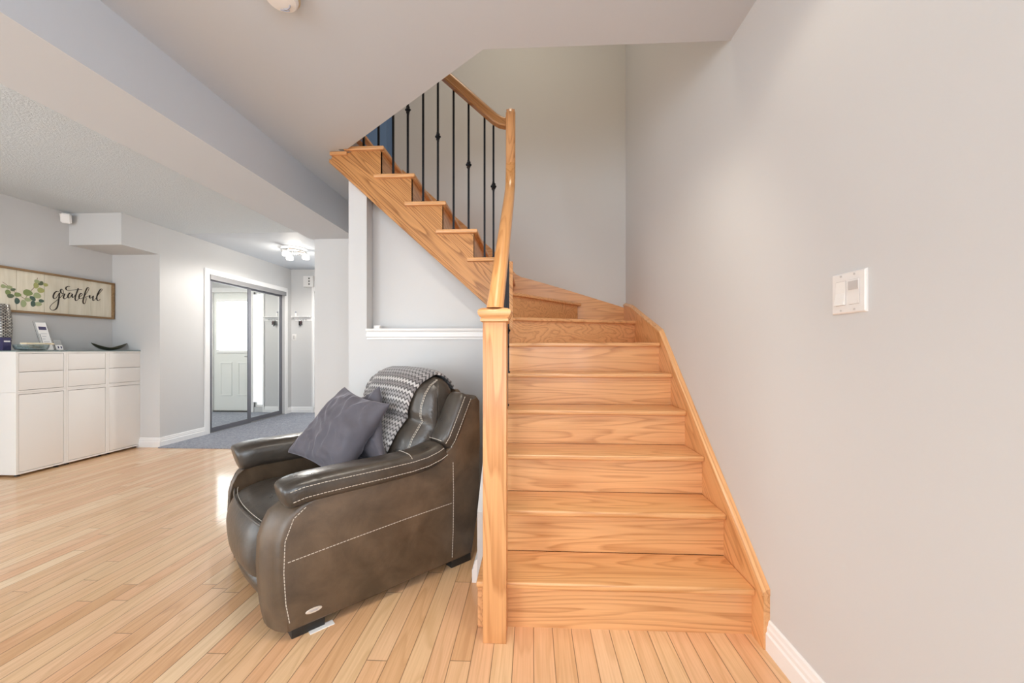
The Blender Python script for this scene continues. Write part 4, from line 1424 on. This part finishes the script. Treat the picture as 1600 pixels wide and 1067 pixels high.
# lower front panel
FR = [(-0.36, 0.052), (-0.425, 0.052), (-0.465, 0.12), (-0.478, 0.165), (-0.465, 0.19), (-0.36, 0.19)]
P = resample(FR, 24)
rings = []
for i in range(9):
    u = -1 + 2 * i / 8
    rings.append([(0.316 * u, y - (0.036 * (1 - u * u) if y < -0.40 else 0), z) for y, z in (inset(P, 0.008) if i in (0, 8) else P)])
bm = bmesh.new()
add_loft(bm, rings)
cbuild('front_panel', bm, 'leather', smooth=True, angle=60)
bm = bmesh.new()
add_box(bm, -0.318, 0.318, -0.39, 0.36, 0.06, 0.20)
cbuild('seat_base', bm, 'black')

# backrest: lower cushion and head pillow
BACK = [(0.045, 0.455), (0.060, 0.47), (0.080, 0.52), (0.105, 0.60), (0.136, 0.68), (0.180, 0.750), (0.194, 0.768), (0.182, 0.795), (0.186, 0.85), (0.205, 0.915), (0.235, 0.962), (0.275, 0.990), (0.320, 1.000), (0.365, 0.990), (0.402, 0.958), (0.424, 0.90), (0.426, 0.80), (0.412, 0.60), (0.390, 0.455)]
def back_section(u):
    """Backrest profile at lateral position u in -1..1."""
    b = (1 - abs(u) ** 4.0)
    out = []
    for y, z in BACK:
        zz = 0.455 + (z - 0.455) * (0.90 + 0.10 * b)
        yy = y + (1 - b) * 0.055 * (1 if y < 0.30 else -0.35)
        out.append((yy, zz))
    return out
HWB = 0.350
rings = []
for i in range(19):
    u = -1 + 2 * i / 18
    P = resample(back_section(u), 60)
    if i in (0, 18):
        P = inset(P, 0.03)
    ring = []
    for y, z in P:
        wr = 0.011 * noise.noise((u * 3.0 + 4 + z * 6, y * 9 + z * 14 - u * 3, z * 5)) if y < 0.25 else 0
        ring.append((HWB * u, y + wr, z))
    rings.append(ring)
bm = bmesh.new()
add_loft(bm, rings)
back = cbuild('backrest', bm, 'leather', smooth=True, subsurf=1, angle=180)
# rear panel
bm = bmesh.new()
outline = [(-0.31, 0.05), (0.40, 0.05), (0.40, 0.60), (0.36, 0.86), (0.30, 0.90), (-0.24, 0.90), (-0.30, 0.86), (-0.31, 0.60)]
add_prism(bm, outline, 1, 0.430, 0.458, bev=0.010, seg=3)
cbuild('rear_panel', bm, 'leather_side', smooth=True)

# feet
for x, y in ((0.405, -0.350), (0.40, 0.37), (-0.40, -0.40), (-0.38, 0.30)):
    bm = bmesh.new()
    add_box(bm, x - 0.045, x + 0.045, y - 0.06, y + 0.06, 0.0, 0.058, bev=0.004)
    cbuild('foot', bm, 'black', smooth=True)
bm = bmesh.new()
add_box(bm, 0.44, 0.470, -0.350, -0.26, 0.0005, 0.0035)
fp = cbuild('felt_pad', bm, 'paper')
fp['label'] = 'torn white felt pad under the front foot'

# stitching: rows of short pale threads
def stitch(name, pts, parent, r=0.0016, dash=0.010, gap=0.0035):
    P = [Vector(p) for p in pts]
    L = [0.0]
    for a, b in zip(P, P[1:]):
        L.append(L[-1] + (b - a).length)
    def at(s):
        for i in range(len(P) - 1):
            if s <= L[i + 1] or i == len(P) - 2:
                f = (s - L[i]) / max(1e-9, L[i + 1] - L[i])
                return P[i].lerp(P[i + 1], f)
    bm = bmesh.new()
    s = 0.0
    while s + dash < L[-1]:
        add_tube(bm, [at(s), at(s + dash)], r, 5)
        s += dash + gap
    return cbuild(name, bm, 'thread', parent)
XO = 0.4615
def side_x(z): return XO
stitch('side_stitching', [(XO, -0.425 + 0.0, 0.308), (XO, -0.2, 0.322), (XO, 0.05, 0.335), (XO, 0.311, 0.343)], near)
stitch('rear_seam_stitching', [(XO, 0.303, 0.066), (XO, 0.309, 0.20), (XO, 0.311, 0.40), (XO, 0.308, 0.555)], near)
fr_edge = [(-0.412, 0.075), (-0.424, 0.15), (-0.431, 0.272), (-0.427, 0.390), (-0.398, 0.470), (-0.355, 0.504)]
stitch('front_seam_stitching', [(XO - 0.0005, y - 0.007, z) for y, z in fr_edge], near, r=0.0018)
def bar_pt(path, i, u, v, x, hw, th, k=1.0):
    a, b = path[max(i - 1, 0)], path[min(i + 1, len(path) - 1)]
    ty, tz = b[0] - a[0], b[1] - a[1]
    L = math.hypot(ty, tz)
    return (x + u * hw * k, path[i][0] - tz / L * v * th * k, path[i][1] + ty / L * v * th * k)
for (nm, u, v) in (('upper_stitching', 0.985, 0.42), ('lower_stitching', 0.99, -0.35)):
    stitch(nm, [bar_pt(ARM, i, u, v, 0.398, 0.082, 0.055) for i in range(2, 11)], pad)
    stitch(nm, [bar_pt(WING, i, u, v, 0.402, 0.070, 0.050) for i in range(1, 7)], wing)
stitch('cross_stitching', [bar_pt(ARM, 7, u, v, 0.398, 0.082, 0.055) for u, v in ((-0.6, 0.99), (-0.2, 1.01), (0.2, 1.01), (0.6, 0.99), (0.88, 0.80), (0.985, 0.45))], pad)
stitch('cross_stitching', [bar_pt(WING, 1, u, v, 0.402, 0.070, 0.05, 0.97) for u, v in ((-0.7, 0.98), (-0.2, 1.02), (0.3, 1.02), (0.7, 0.96), (0.93, 0.75))], wing)
for sx in (0.90,):
    ptsb = []
    for j in range(1, 13):
        y, z = back_section(sx)[j]
        ptsb.append((HWB * sx, y - 0.004 if j < 9 else y, z + (0.004 if j >= 9 else 0)))
    stitch('back_stitching', ptsb, back, r=0.0018)
    stitch('back_stitching', [(p[0] - 0.010, p[1] - 0.001, p[2]) for p in ptsb], back, r=0.0014)
seam = []
for i in range(15):
    u = -0.9 + 1.8 * i / 14
    seam.append((0.318 * u, -0.470 - 0.038 * (1 - u * u), 0.406 + 0.012 * (1 - u * u)))
bm = bmesh.new()
add_tube(bm, seam, 0.0055, 8)
cbuild('seat_piping', bm, 'leather', seat, smooth=True)
stitch('seat_stitching', [(x, y + 0.012, z + 0.007) for x, y, z in seam], seat, r=0.0012)
bm = bmesh.new()
rings = []
for d, k in ((0.0, 1.0), (0.0025, 1.0), (0.0035, 0.88)):
    rings.append([(XO - 0.0005 + d, -0.335 + 0.030 * k * math.cos(a), 0.088 + 0.0095 * k * math.sin(a)) for a in (2 * math.pi * q / 28 for q in range(28))])
add_loft(bm, rings)
bd = cbuild('badge', bm, 'badge', near)
bd['label'] = 'small pale oval badge'
bm = bmesh.new()
for z, w in ((0.0905, 0.017), (0.0865, 0.013)):
    add_box(bm, XO + 0.003, XO + 0.0034, -0.335 - w, -0.335 + w, z - 0.0010, z + 0.0010)
cbuild('badge_text_line', bm, 'bluegrey', bd)

# ------------------------------------------------------------------ throw over the backrest
path_idx = list(range(1, 18))
def back_path(u, off):
    P = back_section(max(-0.9, min(0.9, u)))
    out = []
    for i in path_idx:
        a, b = P[i - 1], P[i + 1]
        ty, tz = b[0] - a[0], b[1] - a[1]
        L = math.hypot(ty, tz)
        ny, nz = -tz / L, ty / L
        out.append((P[i][0] + ny * off, P[i][1] + nz * off))
    return out
def throw_edges(s):
    """Lateral extent of the throw at path fraction s (0 front hem, 1 rear hem)."""
    lo = -1.04
    hi = 0.46 + 0.36 * min(1.0, s / 0.55) ** 0.8
    return lo, hi
NS, NU = 60, 40
bm = bmesh.new()
uvl = bm.loops.layers.uv.new('UVMap')
grid, uvs = [], []
for layer in (0, 1):
    g = []
    for i in range(NS + 1):
        s = i / NS
        lo, hi = throw_edges(s)
        row = []
        for j in range(NU + 1):
            u = lo + (hi - lo) * j / NU
            off = 0.014 + layer * 0.009 + 0.004 * noise.noise((u * 2.2, s * 5.0, 1.0))
            pth = resample(back_path(u, off), 61, closed=False)
            y, z = pth[i]
            if s > 0.66:
                y += 0.03 * min(1, (s - 0.66) / 0.15)
            row.append(bm.verts.new((HWB * u, y, z)))
            if layer == 0:
                uvs.append((HWB * u, s * 1.15))
        g.append(row)
    grid.append(g)
lay = {}
def quad(vv, uvq):
    f = bm.faces.new(vv)
    for l, q in zip(f.loops, uvq):
        l[uvl].uv = q
def UV(i, j): return uvs[i * (NU + 1) + j]
for i in range(NS):
    for j in range(NU):
        ii = ((i, j), (i, j + 1), (i + 1, j + 1), (i + 1, j))
        quad([grid[1][a][b] for a, b in ii], [UV(a, b) for a, b in ii])
        quad([grid[0][a][b] for a, b in reversed(ii)], [UV(a, b) for a, b in reversed(ii)])
for i in range(NS):
    for j, fl_ in ((0, 1), (NU, 0)):
        q = [(0, i, j), (1, i, j), (1, i + 1, j), (0, i + 1, j)]
        if fl_:
            q = q[::-1]
        quad([grid[a][b][c] for a, b, c in q], [UV(b, c) for a, b, c in q])
for j in range(NU):
    for i, fl_ in ((0, 0), (NS, 1)):
        q = [(0, i, j), (0, i, j + 1), (1, i, j + 1), (1, i, j)]
        if fl_:
            q = q[::-1]
        quad([grid[a][b][c] for a, b, c in q], [UV(b, c) for a, b, c in q])
bmesh.ops.recalc_face_normals(bm, faces=list(bm.faces))
bmesh.ops.transform(bm, matrix=CH, verts=list(bm.verts))
tag(build('throw_blanket', bm, 'chevron', smooth=True), 'grey and white zigzag knitted throw draped over the back of the armchair', 'blanket')

# ------------------------------------------------------------------ cushions on the armchair
def pillow(name, label, corners, thick, seed, group):
    """corners: top left, top right, bottom right, bottom left in the chair's own axes."""
    TL, TR, BR, BL = (Vector(c) for c in corners)
    n = 34
    bm = bmesh.new()
    nrm = ((TR - BL).cross(TL - BR)).normalized()
    if nrm.y > 0:
        nrm = -nrm
    G = {}
    for side in (1, -1):
        for i in range(n + 1):
            for j in range(n + 1):
                u, v = -1 + 2 * i / n, -1 + 2 * j / n
                if side < 0 and (i in (0, n) or j in (0, n)):
                    G[(side, i, j)] = G[(1, i, j)]
                    continue
                uu = u * (1 - 0.12 * (1 - v * v))
                vv = v * (1 - 0.12 * (1 - u * u))
                a, b = (uu + 1) / 2, (vv + 1) / 2
                p = BL.lerp(BR, a).lerp(TL.lerp(TR, a), b)
                h = thick * ((1 - u ** 2) * (1 - v ** 2)) ** 0.42
                edge = min(1.0, h / thick * 1.6)
                q = Vector((u * 1.3 + seed, v * 1.3, side * 2.0))
                rdg = 1 - abs(noise.noise(Vector((u * 2.1 + 1.3 * v + seed + 0.5 * noise.noise(q * 2), v * 1.1 - 0.9 * u, side * 3)))) * 2.6
                wr = 0.014 * noise.noise(q * 1.2) + 0.020 * max(-0.4, rdg) ** 3 + 0.006 * noise.noise(Vector((u * 9 + 4 * v, v * 3 + seed, side)))
                p = p + nrm * side * (h + wr * edge)
                G[(side, i, j)] = bm.verts.new(p)
        for i in range(n):
            for j in range(n):
                q = [G[(side, i, j)], G[(side, i + 1, j)], G[(side, i + 1, j + 1)], G[(side, i, j + 1)]]
                bm.faces.new(q if side > 0 else q[::-1])
    bmesh.ops.recalc_face_normals(bm, faces=list(bm.faces))
    bmesh.ops.transform(bm, matrix=CP, verts=list(bm.verts))
    o = build(name, bm, 'velvet', smooth=True, subsurf=1, angle=180)
    return tag(o, label, 'cushion', group)
pillow('cushion', 'front grey velvet cushion leaning in the armchair, fully visible', [(-0.27, 0.005, 0.905), (0.21, 0.09, 0.845), (0.19, -0.15, 0.455), (-0.27, -0.30, 0.555)], 0.075, 1.7, 'grey velvet cushions')
pillow('cushion', 'rear grey velvet cushion mostly hidden, its corner peeking over the front one', [(-0.27, 0.07, 0.83), (0.02, 0.105, 0.925), (0.27, 0.03, 0.56), (-0.12, -0.05, 0.47)], 0.04, 5.1, 'grey velvet cushions')
